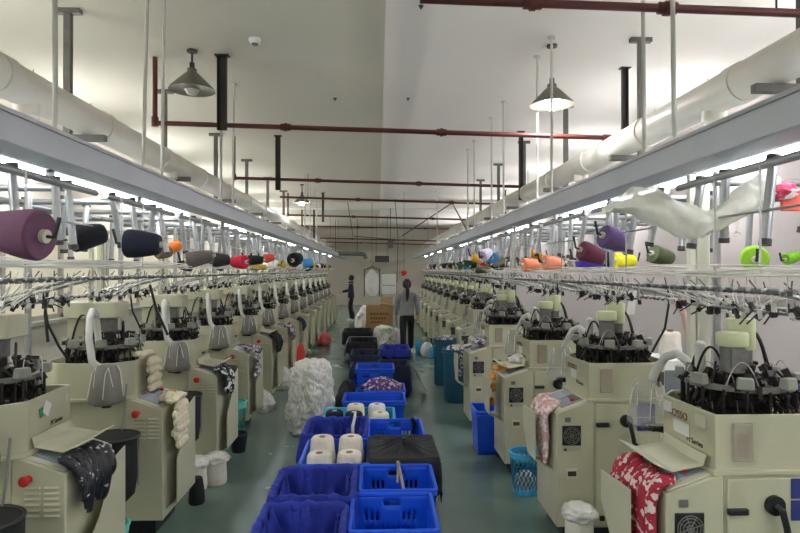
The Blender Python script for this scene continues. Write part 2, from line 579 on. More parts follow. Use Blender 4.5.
        P(MB().span((.60, -.07, 1.1), (.72, .07, 1.46)), 'tower_column', M_CREAM2, bevel=.006)
        P(MB().span((.36, -.09, 1.46), (.74, .09, 1.575)), 'bridge_head', M_CREAM, bevel=.008)
        P(MB().span((.42, -.045, 1.36), (.54, .045, 1.46)), 'motor', M_MOTOR, bevel=.008)
        P(MB().span((.56, .02, 1.575), (.585, .05, 1.98)).span((.50, .02, 1.575), (.525, .05, 1.98)), 'guide_column', M_CREAM)
        topz = 1.575
        tp = (.48, .0)
    # hose, filter hood, cables
    hp = [(.44, .20, 1.27), (.44, .22, 1.40), (.43, .27, 1.50), (.42, .34, 1.53), (.40, .41, 1.48), (.38, .46, 1.36), (.35, .48, 1.22), (.30, .48, 1.17)] if side == 'L' else \
         [(.40, .24, 1.24), (.38, .29, 1.33), (.36, .35, 1.36), (.33, .42, 1.33), (.30, .47, 1.24), (.28, .48, 1.17)]
    pts, rr = [], []
    for i in range(len(hp) - 1):
        for q in range(9):
            pts.append(Vector(hp[i]).lerp(Vector(hp[i + 1]), q / 9))
            rr.append(.021 + .0022 * (len(pts) % 2))
    P(MB().tube(pts, rr, 10), 'suction_hose', M_HOSE)
    hood = P(MB().lathe([(.02, 1.20), (.05, 1.195), (.075, 1.16), (.10, 1.02), (.108, .985), (.104, .965), (.085, .955), (.02, .955)], 22, Matrix.Translation((.26, .48, 0))), 'filter_hood', M_HOODL if side == 'L' else M_HOODR)
    w = MB()
    for k in range(5):
        a = k * 1.3 + .5
        w.tube([(.26 + .108 * math.cos(a), .48 + .108 * math.sin(a), 1.0), (.26 + .085 * math.cos(a + .1), .48 + .085 * math.sin(a + .1), 1.15), (.26 + .066 * math.cos(a + .35), .48 + .066 * math.sin(a + .35), 1.19), (.26 + .094 * math.cos(a + .6), .48 + .094 * math.sin(a + .6), 1.07)], .0028, 5)
    P(w, 'hood_wire', M_WIRE, hood)
    P(MB().cyl((.26, .48, .955), (.26, .48, .93), .03, n=10).tube([(.26, .48, .935), (.34, .40, .93), (.40, .24, .92)], .012, 6).box((.30, .44, .945), (.09, .05, .03)), 'hood_arm', M_BLACK, hood)
    cb = MB()
    cb.tube(arc((.55, .1, 1.42), (.66, .02, 1.15), 1.48), .008, 6)
    cb.tube(arc((.56, .08, 1.42), (.70, .10, 1.15), 1.46), .007, 6)
    cb.tube(arc((.38, -.02, 1.36), (.30, .12, 1.15), 1.42), .006, 6)
    P(cb, 'cable', M_BLACK)
    P(MB().tube([(.68, .44, 1.66), (.67, .40, 1.45), (.62, .36, 1.30), (.60, .25, 1.17)], .008, 6), 'cable', M_BLACK)
    # yarn stand: post, rails with guides, threads
    P(MB().cyl((.70, .56, 0), (.70, .56, 2.36), .02, n=12), 'stand_post', M_STEEL)
    dz = .035 if side == 'R' else 0
    for (x, z) in ((.30, 1.755 - dz), (.58, 1.74 - dz), (.86, 1.60)):
        rl = P(MB().cyl((x, -.60, z), (x, .60, z), .009, n=8), 'guide_rail', M_STEEL)
        a, b = MB(), MB()
        q = random.Random(int(x * 100))
        for k in range(26):
            y = -.58 + k * .046 + q.uniform(-.008, .008)
            a.box((x + q.uniform(-.012, .012), y, z - .008), (.018, .010, .02), Matrix.Rotation(q.uniform(-.6, .6), 4, 'Z'))
            if k % 4 == 0:
                a.cyl((x, y, z), (x + q.uniform(-.05, .02), y + q.uniform(-.02, .02), z + .04), .003, n=5)
            if k % 2 == 0 or q.random() < .2:
                b.cyl((x - .016, y + .02, z + .004), (x - .03, y + .023, z), q.uniform(.005, .009), n=8)
        P(a, 'guide_clips', M_CLIP, rl)['kind'] = 'stuff'  # thread guide clips of the rail, merged into one part
        P(b, 'ceramic_guides', M_CERAM, rl)['kind'] = 'stuff'  # ceramic eyelets of the rail, merged into one part
    # lower feeder rail with its irregular yarn feeders
    fr = P(MB().cyl((.40, -.60, 1.625), (.40, .42, 1.625), .008, n=8).cyl((.40, -.58, 1.625), (.40, -.58, 1.75 - dz), .006, n=6).cyl((.40, .40, 1.625), (.40, .40, 1.75 - dz), .006, n=6), 'feeder_rail', M_STEEL)
    q = random.Random(77 if side == 'R' else 78)
    a, b = MB(), MB()
    for k in range(20):
        y = -.57 + k * .05 + q.uniform(-.015, .015)
        Mr = Matrix.Rotation(q.uniform(-.9, .9), 4, 'X') @ Matrix.Rotation(q.uniform(-.9, .9), 4, 'Z')
        a.box((.40 + q.uniform(-.02, .02), y, 1.625 + q.uniform(-.02, .02)), (q.uniform(.012, .03), q.uniform(.012, .024), q.uniform(.02, .05)), Mr)
        a.cyl((.40, y, 1.625), (.40 + q.uniform(-.08, .03), y + q.uniform(-.03, .03), 1.625 + q.uniform(-.06, .05)), .0035, n=5)
        if k % 2:
            b.box((.38 + q.uniform(-.03, .01), y + .02, 1.63 + q.uniform(-.02, .03)), (.018, .016, q.uniform(.02, .04)), Mr)
    P(a, 'yarn_feeders', M_DARK, fr)['kind'] = 'stuff'
    P(b, 'ceramic_guides', M_CERAM, fr)['kind'] = 'stuff'
    tv = MB()
    for k in range(14):
        y = -.54 + k * .08 + q.uniform(-.02, .02)
        tv.cyl((.33 + q.uniform(-.05, .1), y, 1.79), (.40, y + q.uniform(-.05, .05), 1.63), .0022, n=4)
    P(tv, 'yarn_threads', M_THREAD)['kind'] = 'stuff'
    P(MB().cyl((.30, .5, 1.755 - dz), (.86, .56, 1.60), .012, n=8), 'rail_brace', M_STEEL)
    P(MB().cyl((.28, -.45, 1.755 - dz), (.88, -.45, 1.60), .010, n=8), 'rail_brace', M_STEEL)
    th = MB()
    for k in range(12):
        y = -.2 + k * .04
        th.cyl((.30 if k % 2 else .58, y, 1.72 - dz), (tp[0] - .02 + (k % 4) * .012, tp[1] - .02 + (k % 3) * .015, topz), .0035, n=5)
    P(th, 'yarn_threads', M_THREAD)
    return t


PROTO = {'R': make_machine('R'), 'L': make_machine('L')}
R_POS = [(2.42, 1.22), (3.80, 1.18), (5.05, 1.11), (6.50, 1.03), (7.7, 1.27)] + [(7.7 + 1.35 * k, 1.27) for k in range(1, 10)]
L_POS = [(2.76, 1.45), (4.0, 1.46), (5.22, 1.43), (6.6, 1.46), (8.0, 1.45), (9.3, 1.44)] + [(9.3 + 1.35 * k, 1.44) for k in range(1, 9)]
LOOK = {
    ('R', 0): 'with red and white socks in its chute', ('R', 1): 'with pink and white socks in its chute', ('R', 2): 'with a cream card on its panel',
    ('R', 3): 'beside the dark teal barrels', ('L', 0): 'with glossy black socks in its chute', ('L', 1): 'with cream socks on panel and chute',
    ('L', 2): 'with speckled grey socks in its chute'}
SIDE = {'R': 'on the barrel side of the aisle', 'L': 'on the window side of the aisle'}
MACH = {}
for side, pos in (('R', R_POS), ('L', L_POS)):
    for i, (y, x) in enumerate(pos):
        o = PROTO[side] if i == 0 else copy_tree(PROTO[side])
        if side == 'R':
            move(o, (x, y + .24, 0), 0)
        else:
            move(o, (-x, y + .23, 0), PI)
        o['label'] = 'cream knitting machine, %s in the row %s%s' % (ORD[i], SIDE[side], '')
        if (side, i) in LOOK:
            o['label'] = 'cream knitting machine %s, %s in its row' % (LOOK[(side, i)], ORD[i])
        o['group'] = 'knitting machines ' + SIDE[side]
        MACH[side, i] = o
bpy.context.view_layer.update()


def guard(m, lift=0., tilt=.55):
    """folded cream shield resting over the panel"""
    a = MB()
    rows = []
    for (x, z) in ((.198, 1.0), (.185, .955), (.05, .93 + lift), (-.03, .965 + lift)):
        rows.append([(x, y, z) for y in (-.20, -.1, 0, .1, .16)])
    a.grid(rows)
    return a.build('guard_shield', M_CREAM, m, solid=.005, bevel=.001)


for k in (('R', 0), ('L', 0), ('L', 2), ('R', 2), ('L', 4)):
    guard(MACH[k])
TX = (-.02 / .41, -.41, 0)
for k in [('R', i) for i in range(5)] + [('L', i) for i in range(4)]:
    m = MACH[k]
    ax = Vector((.02, -.41, 0)).normalized()
    f = lambda u, z: Vector((.20, .18, z)) + ax * u + Vector((-.0015, 0, 0))
    if k[0] == 'R':
        lettering('ROSSO', .05, frame_m(f(.05, 1.10), ax, (0, 0, 1)), mat('rust_red_ink', (112, 70, 58), .6), m, 'brand_lettering')
    lettering('M Series', .036, frame_m(f(.20, 1.012), ax, (0, 0, 1)), M_INK, m, 'series_lettering')
m = MACH['R', 0]


def sticker(m, u, z, w, h, mt, name, rot=0.):
    ax = Vector((.02, -.41, 0)).normalized()
    Mx = frame_m(Vector((.20, .18, z)) + ax * u + Vector((-.003, 0, 0)), ax, (0, 0, 1)) @ Matrix.Rotation(rot, 4, 'Z')
    return MB().add([Mx @ Vector((sx * w / 2, sy * h / 2, sz * .001)) for sx in (-1, 1) for sy in (-1, 1) for sz in (-1, 1)],
                    [(0, 1, 3, 2), (4, 6, 7, 5), (0, 4, 5, 1), (2, 3, 7, 6), (0, 2, 6, 4), (1, 5, 7, 3)]).build(name, mt, m)


sticker(m, .045, 1.135, .07, .05, M_PAPER, 'white_sticker')
sticker(m, .16, 1.06, .13, .06, M_PAPER, 'paper_note')
sticker(m, .31, 1.13, .08, .055, M_PAPER2, 'cream_label')
for i in (1, 2, 3):
    sticker(MACH['R', i], .16, 1.07, .10, .06, M_PAPER, 'paper_note')
m = MACH['L', 0]
sticker(m, .16, 1.11, .065, .065, M_PAPER, 'square_note', -.5)
sticker(m, .11, 1.10, .03, .045, mat('green_magnet', (40, 150, 104), .5), 'green_magnet', .2)
sticker(m, .36, 1.12, .03, .04, M_PAPER2, 'cream_label')
for k in range(4):
    m = MACH['R', k]
    for z, s in ((.775, '28'),):
        lettering(s, .035, frame_m((.585, -.2492, z - .02), (1, 0, 0), (0, 0, 1)), M_WHITEINK, m, 'label_lettering')
# cream service column behind the first machine
m = MACH['R', 0]
c = MB()
for x, w in ((.60, .035), (.645, .045), (.69, .03)):
    c.span((x, .66, 0), (x + w, .70, 2.36))
c.build('service_column', mat('pale_column_enamel', (222, 220, 200), .45, var=.04), m, bevel=.003)


# ---------------------------------------------------------------- overhead
for sx, nm, side in ((1, 'barrel', 'R'), (-1, 'window', 'L')):
    t = thing('cable_channel', 'long grey sheet metal cable channel over the row on the %s side' % nm, 'cable channel', (sx * 1.62, Y0, 2.36), 0, 'overhead cable channels')
    x1 = .2 * sx
    L = Y1 - Y0 - .5
    MB().span((0, .3, 0), (x1, L, .14)).build('channel_body', M_CHAN, t, bevel=.006)
    MB().span((-.012 * sx, .3, .13), (.03 * sx, L, .15)).build('channel_lip', M_ALU, t)
    d = thing('duct_pipe', 'fat white ventilation duct along the ceiling on the %s side' % nm, 'duct', (sx * 2.37, Y0, 3.02), 0, 'white ventilation ducts')
    MB().cyl((0, .3, 0), (0, L, 0), .125, n=28).build('duct_tube', M_PVC, d)
    for k in range(26):
        y = 1.6 + k * 1.35
        MB().lathe([(.122, -.06), (.134, -.06), (.134, .06), (.122, .06)], 28, frame_m((0, y, 0), (0, 0, 1), (1, 0, 0))).build('duct_coupling', M_PVC, d)
        if k % 2 == 0:
            s_ = MB().cyl((0, y + .3, -.05), (0, y + .3, -.30), .06, n=16).cyl((0, y + .3, -.10), (0, y + .3, -.18), .08, n=16)
            s_.build('duct_branch', M_PVC, d)
    ds = (4.75, 6.85, 9.0, 11.1, 13.2, 15.4) if sx < 0 else (3.3, 5.4, 7.6, 9.8, 11.9, 14.)
    H = HL if sx < 0 else HR
    for i, y in enumerate(ds):
        b = thing('duct_bracket', 'grey steel hanger carrying the white duct, %s along the %s side' % (ORD[i], nm), 'bracket', (sx * 2.49, y, H), 0, 'duct brackets on the %s side' % nm)
        MB().box((0, 0, -.02), (.20, .06, .04)).build('top_plate', M_BRKT, b)
        MB().box((0, 0, (2.86 - H) / 2), (.055, .045, H - 2.86)).build('hanger_post', M_BRKT, b)
        MB().span((.03 * sx, -.025, 2.835 - H), (-.30 * sx, .025, 2.885 - H)).build('support_arm', M_BRKT, b)
    # lit tubes under the channel
    n = 0
    for k in range(16):
        y = -4.9 + k * 1.3 if k < 9 else 5.5 + (k - 8) * 2.6
        lab = 'lit fluorescent tube under the %s side cable channel, %s along it' % (nm, ORD[k])
        f = thing('fluorescent_tube', lab, 'fluorescent lamp', (sx * 1.98, y, 2.37), 0, 'fluorescent tubes on the %s side' % nm)
        MB().cyl((0, -.6, 0), (0, .6, 0), .016, n=10).build('tube', M_TUBE, f)
        MB().box((0, 0, .04), (.05, 1.24, .035)).box((0, -.61, .012), (.035, .02, .06)).box((0, .61, .012), (.035, .02, .06)).build('lamp_batten', M_ALU, f)

# added bare tubes along the walls, hidden by the channels, brightening the ceiling
for sx, nm in ((1, 'barrel'), (-1, 'window')):
    for k in range(12):
        y = -4.4 + k * 2.8
        f = thing('fluorescent_tube', 'added bare lit tube brightening the ceiling, outer %s side, %s along it' % (nm, ORD[k]), 'fluorescent lamp', (sx * 3.6, y, 2.98), 0, 'added bare tubes on the %s side' % nm)
        MB().cyl((0, -.6, 0), (0, .6, 0), .018, n=10).build('tube', M_TUBEFILL, f)
        MB().box((0, -.61, .0), (.035, .02, .05)).box((0, .61, .0), (.035, .02, .05)).cyl((0, -.61, .02), (0, -.61, HL - 2.98), .005, n=6).cyl((0, .61, .02), (0, .61, HL - 2.98), .005, n=6).build('lamp_holder', M_ALU, f)

# white conduits that carry the channels
RODS = [(155, 0, 147, 188, 4.1), (172, 0, 168, 192, 4.45), (642, 0, 645, 170, 3.5), (672, 0, 676, 135, 3.14), (549, 45, 549, 190, 5.4), (537, 45, 537, 196, 5.9),
        (490, 110, 490, 212, 8.3), (501, 110, 501, 222, 7.5), (237, 85, 236, 205, 6.6), (222, 96, 221, 200, 6.1), (308, 200, 307, 245, 13.), (314, 202, 313, 247, 14.),
        (325, 206, 325, 247, 15.5), (463, 150, 463, 232, 10.5), (471, 150, 471, 230, 9.8), (436, 205, 436, 248, 16.), (2, 0, 4, 100, 3.0)]
for i, (ax, ay, bx, by, y) in enumerate(RODS):
    right = ax > 378
    b = at(bx, by, y)
    H = HR if right else HL
    x0 = 1.635 if right else -1.635
    top = at(ax, ay, y)
    tx = x0 + (top.x - b.x) * .6
    nm = 'barrel' if right else 'window'
    o = MB().cyl((0, 0, 0), (tx - x0, 0, H - 2.5), .013, n=8).cyl((tx - x0, 0, H - 2.52), (tx - x0, 0, H - 2.5), .035, n=10).build('hanging_rod', M_ROD, None)
    o.location = (x0, y, 2.5)
    k = sorted(q[4] for q in RODS if (q[0] > 378) == right).index(y)
    tag(o, 'thin white rod from ceiling to cable channel, %s along the %s side' % (ORD[k], nm), 'rod', 'hanging rods on the %s side' % nm)

# dark red sprinkler pipes
RP = [(420, -1, 815, 14, 3.2, None), (155, 123, 612, 138, 5.8, 62), (234, 178, 530, 187, 9.2, 137), (280, 197, 555, 206, 12.6, None), (288, 215, 520, 221, 15.9, 198),
      (302, 226, 500, 230, 19.8, 206), (318, 238, 440, 241, 22.5, None), (326, 242, 450, 245, 24.5, None)]
for i, (xa, ya, xb, yb, y, rise) in enumerate(RP):
    a, b = at(xa, ya, y), at(xb, yb, y)
    t = thing('sprinkler_pipe', 'dark red sprinkler pipe crossing under the ceiling, %s from the near end' % ORD[i], 'pipe', a, 0, 'red sprinkler pipes')
    MB().cyl((0, 0, 0), b - a, .024, n=12).build('pipe_run', M_REDPIPE, t)
    dv = (b - a).normalized()
    for q in (.28, .62):
        c = (b - a) * q
        MB().cyl(c - dv * .05, c + dv * .05, .034, n=12).cyl(c - dv * .015, c + dv * .015, .042, n=12).build('pipe_coupling', M_REDPIPE, t)
    if rise is not None:
        MB().tube([(0, 0, -.02), (0, 0, .05), (0, 0, HL - a.z)], .024, 12).cyl((0, 0, -.035), (0, 0, .06), .034, n=12).build('pipe_riser', M_REDPIPE, t)
        e = MB().cyl(b - a, b - a - dv * .09, .034, n=12)
        e.build('pipe_end', M_REDPIPE, t)
    else:
        for q in (.1, .9):
            c = (b - a) * q
            hh = (HL if (a + c).x < .06 else HR) - (a + c).z
            MB().cyl(c, c + Vector((0, 0, hh)), .006, n=6).build('hanger_wire', M_BRKD, t)
# flat dark hangers of the pipes
for i, (px, y0, y1, d, w) in enumerate([(222, 50, 130, 5.72, .085), (278, 135, 190, 9.12, .07), (625, 70, 132, 6.2, .06), (521, 146, 200, 9.12, .06), (505, 192, 214, 15.8, .05), (323, 200, 222, 15.8, .05), (314, 206, 238, 19.7, .05)]):
    a = at(px, y1, d)
    H = HL if a.x < .06 else HR
    t = thing('pipe_hanger', 'dark steel channel hanging from the ceiling %s' % ['by the unlit bell lamp', 'behind the unlit bell lamp', 'behind the lit bell lamp', 'far behind the lit bell lamp', 'on the fifth red pipe, barrel side', 'on the fifth red pipe, window side', 'on the sixth red pipe'][i], 'bracket', (a.x, d, H), 0, 'pipe hangers')
    MB().box((0, .02, -(H - a.z) / 2), (w, .006, H - a.z)).box((-w / 2, 0, -(H - a.z) / 2), (.006, .045, H - a.z)).box((w / 2, 0, -(H - a.z) / 2), (.006, .045, H - a.z)).build('channel_post', M_BRKD, t)
    MB().box((0, 0, -.005), (w + .05, .08, .01)).build('top_plate', M_BRKD, t)

# bell lamps
def bell_lamp(px, py, y, lit, label):
    c = at(px, py, y)                      # rim centre
    H = HL if c.x < .06 else HR
    t = thing('bell_lamp', label, 'ceiling lamp', (c.x, y, H), 0, 'bell lamps')
    z = c.z - H
    MB().lathe([(.205, z), (.215, z - .004), (.20, z + .02), (.135, z + .085), (.07, z + .15), (.045, z + .17), (.045, z + .20), (.0, z + .20)], 32).build('lamp_shade', M_SHADE, t)
    MB().lathe([(.204, z + .002), (.19, z + .02), (.13, z + .08), (.066, z + .142), (.0, z + .15)], 32).build('shade_lining', M_SHADEIN, t)
    MB().lathe([(.0, z - .05), (.045, z - .04), (.07, z), (.06, z + .05), (.04, z + .12), (.0, z + .12)], 20).build('bulb', M_BULB if lit else M_BULBOFF, t)
    MB().cyl((0, 0, z + .20), (0, 0, 0), .011, n=8).cyl((0, 0, -.02), (0, 0, 0), .05, n=16).cyl((0, 0, z + .2), (0, 0, z + .26), .024, n=12).build('lamp_stem', M_BRKD, t)


bell_lamp(192, 90, 5.6, False, 'unlit olive bell lamp near the first red riser')
bell_lamp(552, 105, 5.6, True, 'lit bell lamp glaring beside the paired white rods')
bell_lamp(302, 203, 14.3, True, 'small far lit bell lamp by the window side duct')
c = at(255, 40, 5.3)
t = thing('smoke_detector', 'small white smoke detector on the ceiling', 'smoke detector', (c.x, 5.3, HL))
MB().lathe([(.055, 0), (.055, -.02), (.04, -.045), (.0, -.045)], 24).build('detector_body', M_PAPER, t)
MB().lathe([(.03, -.045), (.03, -.055), (.0, -.055)], 16).build('detector_eye', M_MOTOR, t)
for px, py, d, s in ((335, 98, 7.1, 'on the shade-tinted ceiling half'), (408, 98, 7.4, 'on the white ceiling half'), (421, 6, 4.8, 'above the nearest red pipe')):
    c = at(px, py, d)
    H = HL if c.x < .06 else HR
    o = MB().cyl((0, 0, -.03), (0, 0, 0), .008, n=8).cyl((0, 0, -.012), (0, 0, 0), .02, n=8).build('ceiling_anchor', M_BRKD)
    o.location = (c.x, d, H)
    tag(o, 'small dark anchor stub ' + s, 'anchor')
# loose conduits and wires far down the hall
for i, (pts, r_, m_, lab, nm) in enumerate([
        ([(402, 236, 17), (452, 203, 17), (468, 232, 14)], .02, M_BRKT, 'thin grey conduit bent in a peak under the far ceiling', 'conduit'),
        ([(347, 198, 18), (353, 236, 18), (398, 240, 18)], .012, M_BRKD, 'dark cable dropping from the beam then running level', 'hanging_cable'),
        ([(395, 199, 18), (398, 238, 18), (397, 282, 18)], .01, M_BRKD, 'thin dark cable hanging straight beside the dark sign', 'hanging_cable')]):
    P_ = [at(*p) for p in pts]
    o = MB().tube([p - P_[0] for p in P_], r_, 6).build(nm, m_)
    o.location = P_[0]
    tag(o, lab, 'cable')

# ------------------------------------------------------- creels and cones
def creel(side, i, x, y):
    sx = 1 if side == 'R' else -1
    t = thing('yarn_creel', 'aluminium yarn creel of slanting tubes over the %s machine, %s side' % (ORD[i], 'barrel' if side == 'R' else 'window'), 'yarn creel',
              (sx * 1.72, y, 2.36), 0, 'yarn creels on the %s side' % ('barrel' if side == 'R' else 'window'))
    q = random.Random(i * 7 + (0 if side == 'R' else 3))
    MB().cyl((sx * .0, -.6, -.09), (sx * .0, .6, -.09), .02, n=10).build('front_bar', M_ALU, t)
    MB().cyl((sx * .75, -.6, -.10), (sx * .75, .6, -.10), .022, n=10).build('rear_bar', M_ALU, t)
    for yy in (-.42, .25):
        MB().cyl((0, yy, -.11), (sx * .95, yy, -.11), .02, n=10).build('cross_bar', M_ALU, t)
    tips = []
    for (ax, ay, ln, dx, dy) in ((.02, -.48, .33, -.04, .05), (.03, -.15, .37, -.05, -.03), (.02, .18, .34, .02, .04), (.05, .42, .36, -.05, 0), (.42, -.3, .36, .03, .05), (.45, .1, .34, -.03, -.06), (.75, .35, .40, 0, 0), (.75, -.2, .4, .0, .02)):
        ay += q.uniform(-.05, .05)
        dx += q.uniform(-.02, .02)
        a = Vector((sx * ax, ay, -.07))
        b = Vector((sx * (ax + dx), ay + dy, -.07 - ln))
        ar = MB().cyl(a, b, .021, n=12).build('holder_arm', M_ALU, t)
        MB().cyl(b.lerp(a, .04), b + (b - a).normalized() * .012, .026, n=12).build('arm_cap', M_BRKD, ar)
        MB().cyl(a.lerp(b, .05), a.lerp(b, -.05), .03, n=10).build('arm_clamp', M_BRKD, ar)
        tips.append(Vector((sx * 1.72, y, 2.36)) + b)
    # slanting wire rack with feeder clips
    MB().cyl((sx * -.03, -.5, -.30), (sx * -.03, .5, -.30), .006, n=6).build('pin_rail', M_STEEL, t)
    return tips


CONE_M = {}


def cone_mat(nm, c):
    return mat('yarn_' + nm, c, .9, var=.08, scale=30, bump=.2, bscale=220)


def cone(nm, colr, c, axis, r0, ln, label, group, parts=True, taper=.72, peg=True):
    """wound cone of yarn on a paper core"""
    ax = Vector(axis).normalized()
    r1 = r0 * taper
    o = MB().lathe([(r0 * .25, 0), (r0 * .9, 0), (r0, .012), (r0 * .995, ln * .25), (r0 * .92, ln * .5), (r1 * 1.04, ln * .9), (r1, ln - .012), (r1 * .86, ln), (r1 * .3, ln)], 24, axis_m((0, 0, 0), ax) @ Matrix.Translation((0, 0, -ln / 2))).build('yarn_cone', cone_mat(nm, colr))
    o.location = c
    tag(o, label, 'yarn cone', group)
    if parts:
        MB().lathe([(r0 * .12, -.02), (r0 * .27, -.02), (r0 * .27, 0), (r1 * .30, ln), (r1 * .30, ln + (.022 if peg else .003)), (r1 * .18, ln + (.022 if peg else .003))], 16, axis_m((0, 0, 0), ax) @ Matrix.Translation((0, 0, -ln / 2))).build('cone_core', M_PAPER2 if sum(colr) < 500 else M_BROWN, o)
        if not peg:
            return o
        MB().tube([ax * (-ln / 2 - .0), ax * (-ln / 2 - .05), ax * (-ln / 2 - .07) + Vector((0, 0, .08))], .009, 6).build('cone_peg', M_BLACK, o)
    return o


# cones one can make out: (name, colour, px, py, size px, real diameter, length, axis in the picture (right, away, up), extra words)
BIG = [
    ('plum', (98, 62, 84), 18, 233, 50, .20, .20, (-1, .1, .12), 'R', 'big plum yarn cone, largest above the window side row'),
    ('black', (28, 28, 36), 88, 236, 27, .165, .19, (.8, .75, .25), '', 'black yarn cone with its hollow end showing, window side'),
    ('ink', (26, 30, 48), 143, 244, 28, .165, .19, (1, .1, -.03), '', 'navy black yarn cone lying level, window side'),
    ('brown', (104, 78, 60), 164, 252, 14, .12, .13, (.6, 1, 0), '', 'brown yarn cone behind the navy black one'),
    ('orange', (226, 120, 40), 174, 247, 12, .11, .13, (1, .4, .5), '', 'small bright orange yarn cone above the second window side machine'),
    ('taupe', (104, 94, 88), 200, 258, 16, .13, .20, (1, .2, .2), '', 'long taupe yarn cone above the window side row'),
    ('soot', (52, 50, 46), 221, 260, 14, .13, .15, (1, .4, 0), '', 'soot grey yarn cone next to the red one'),
    ('crimson', (200, 34, 58), 239, 262, 14, .13, .15, (-1, .5, 0), '', 'crimson yarn cone above the window side row'),
    ('mustard', (206, 176, 40), 258, 267, 7, .09, .2, (1, .1, 0), '', 'flat mustard yarn cone beside the crimson one'),
    ('coal', (30, 32, 32), 256, 260, 10, .11, .16, (1, .1, 0), '', 'coal black yarn cone behind the mustard one'),
    ('coral', (222, 92, 74), 269, 258, 9, .11, .12, (1, .4, .2), '', 'small coral yarn cone, window side'),
    ('jet', (34, 34, 38), 296, 259, 14, .15, .16, (.3, 1, .2), '', 'round jet black yarn cone seen end on, window side'),
    ('sky', (66, 150, 210), 308, 263, 9, .12, .13, (1, .4, .1), '', 'sky blue yarn cone far down the window side row'),
    ('violet', (98, 78, 122), 616, 240, 24, .165, .21, (1, .25, -.3), '', 'dusty violet yarn cone tipped up above the barrel side row'),
    ('maroon', (104, 46, 66), 592, 254, 20, .15, .19, (1, .2, -.35), '', 'maroon yarn cone under the dusty violet one'),
    ('purple', (86, 62, 176), 590, 261, 18, .145, .20, (1, .05, -.12), '', 'vivid purple yarn cone lying level, barrel side'),
    ('yellow', (232, 224, 40), 625, 261, 16, .14, .18, (1, .1, .0), '', 'bright yellow yarn cone, barrel side'),
    ('olive', (84, 92, 62), 662, 256, 19, .15, .19, (1, .3, -.22), '', 'olive green yarn cone beside the yellow one'),
    ('lime', (150, 200, 50), 753, 257, 26, .16, .15, (.45, 1, .25), '', 'lime green yarn cone seen end on with a black band'),
    ('grass', (134, 200, 56), 794, 257, 12, .11, .2, (1, .2, .25), '', 'slim grass green yarn cone above the first barrel side machine'),
    ('salmon', (236, 146, 112), 553, 263, 15, .14, .18, (1, .2, -.08), '', 'salmon yarn cone with its dark end showing'),
    ('peach', (232, 140, 104), 531, 265, 14, .14, .17, (1, .2, 0), '', 'peach yarn cone beside the salmon one'),
    ('amber', (240, 160, 40), 536, 255, 9, .11, .14, (1, .2, -.3), '', 'amber yarn cone above the peach one'),
    ('azure', (66, 140, 200), 494, 258, 11, .13, .14, (.5, 1, 0), '', 'azure yarn cone far down the barrel side row'),
    ('lilac', (206, 200, 224), 486, 254, 12, .13, .15, (.7, .7, .4), '', 'pale lilac yarn cone beside the azure one'),
    ('gold', (236, 172, 50), 477, 259, 8, .11, .15, (1, .3, -.5), '', 'gold yarn cone far down the barrel side row'),
    ('moss', (84, 90, 58), 483, 270, 7, .1, .22, (1, .1, 0), '', 'moss green yarn cone lying flat, barrel side'),
    ('chalk', (222, 220, 220), 498, 269, 8, .11, .16, (1, .3, -.3), '', 'chalk white yarn cone beside the moss green one'),
    ('cherry', (196, 30, 34), 404, 273, 5, .14, .14, (1, .3, .3), '', 'cherry red yarn cone above the walking woman'),
]
CR3 = CR
for (nm, c, px, py, s, dia, ln, axs, _, lab) in BIG:
    y = dia * F_PX / s
    p = at(px, py, y)
    a = Vector((axs[0], axs[1], axs[2]))
    cone(nm, c, p, a, dia / 2, ln, lab, 'bright yarn cones')
    if nm == 'cherry':
        MB().cyl((0, 0, 0), (0, 0, HR - p.z), .005, n=6).build('hanging_wire', M_BRKD, COL.objects[-1] if False else [o for o in COL.objects if o.get('label') == lab][0])
PAL = [('black', (28, 28, 36)), ('soot', (52, 50, 46)), ('chalk', (222, 220, 220)), ('stone', (150, 146, 136)), ('forest', (52, 72, 58)), ('ink', (26, 30, 48)), ('ash', (120, 122, 122)), ('sage', (150, 168, 150)),
       ('cream', (226, 220, 204)), ('coal', (30, 32, 32)), ('pine', (70, 88, 74)), ('crimson', (200, 34, 58)), ('teal', (60, 130, 140)), ('mustard', (206, 176, 40)), ('rose', (206, 130, 140))]
cr_y = {'R': [2.66 + 1.33 * k for k in range(13)], 'L': [3.0 + 1.33 * k for k in range(13)]}
q = random.Random(5)
for side in 'RL':
    sx = 1 if side == 'R' else -1
    nm_s = 'barrel' if side == 'R' else 'window'
    for i, y in enumerate(cr_y[side]):
        tips = creel(side, i, 0, y)
        lo = 4 if side == 'R' else 5
        if i < lo - 2:
            pick = []
        elif i < lo:
            pick = [5, 6]
        else:
            pick = [0, 1, 2, 3, 4, 5]
        used = []
        for k in pick:
            nm, c = PAL[q.randrange(len(PAL) if i > 4 else 11)]
            while nm in used:
                nm, c = PAL[q.randrange(len(PAL))]
            used.append(nm)
            tp = tips[k]
            p = tp + Vector((-sx * q.uniform(.02, .10), q.uniform(-.08, .08), -q.uniform(.03, .07)))
            cone(nm, c, p, (q.choice((-1, 1)), q.uniform(-.7, .7), q.uniform(-.3, .3)), q.uniform(.06, .075), q.uniform(.15, .19),
                 '%s coloured yarn cone on the %s creel of the %s side row' % (nm, ORD[i], nm_s), 'yarn cones on the %s side' % nm_s, parts=i < 7)
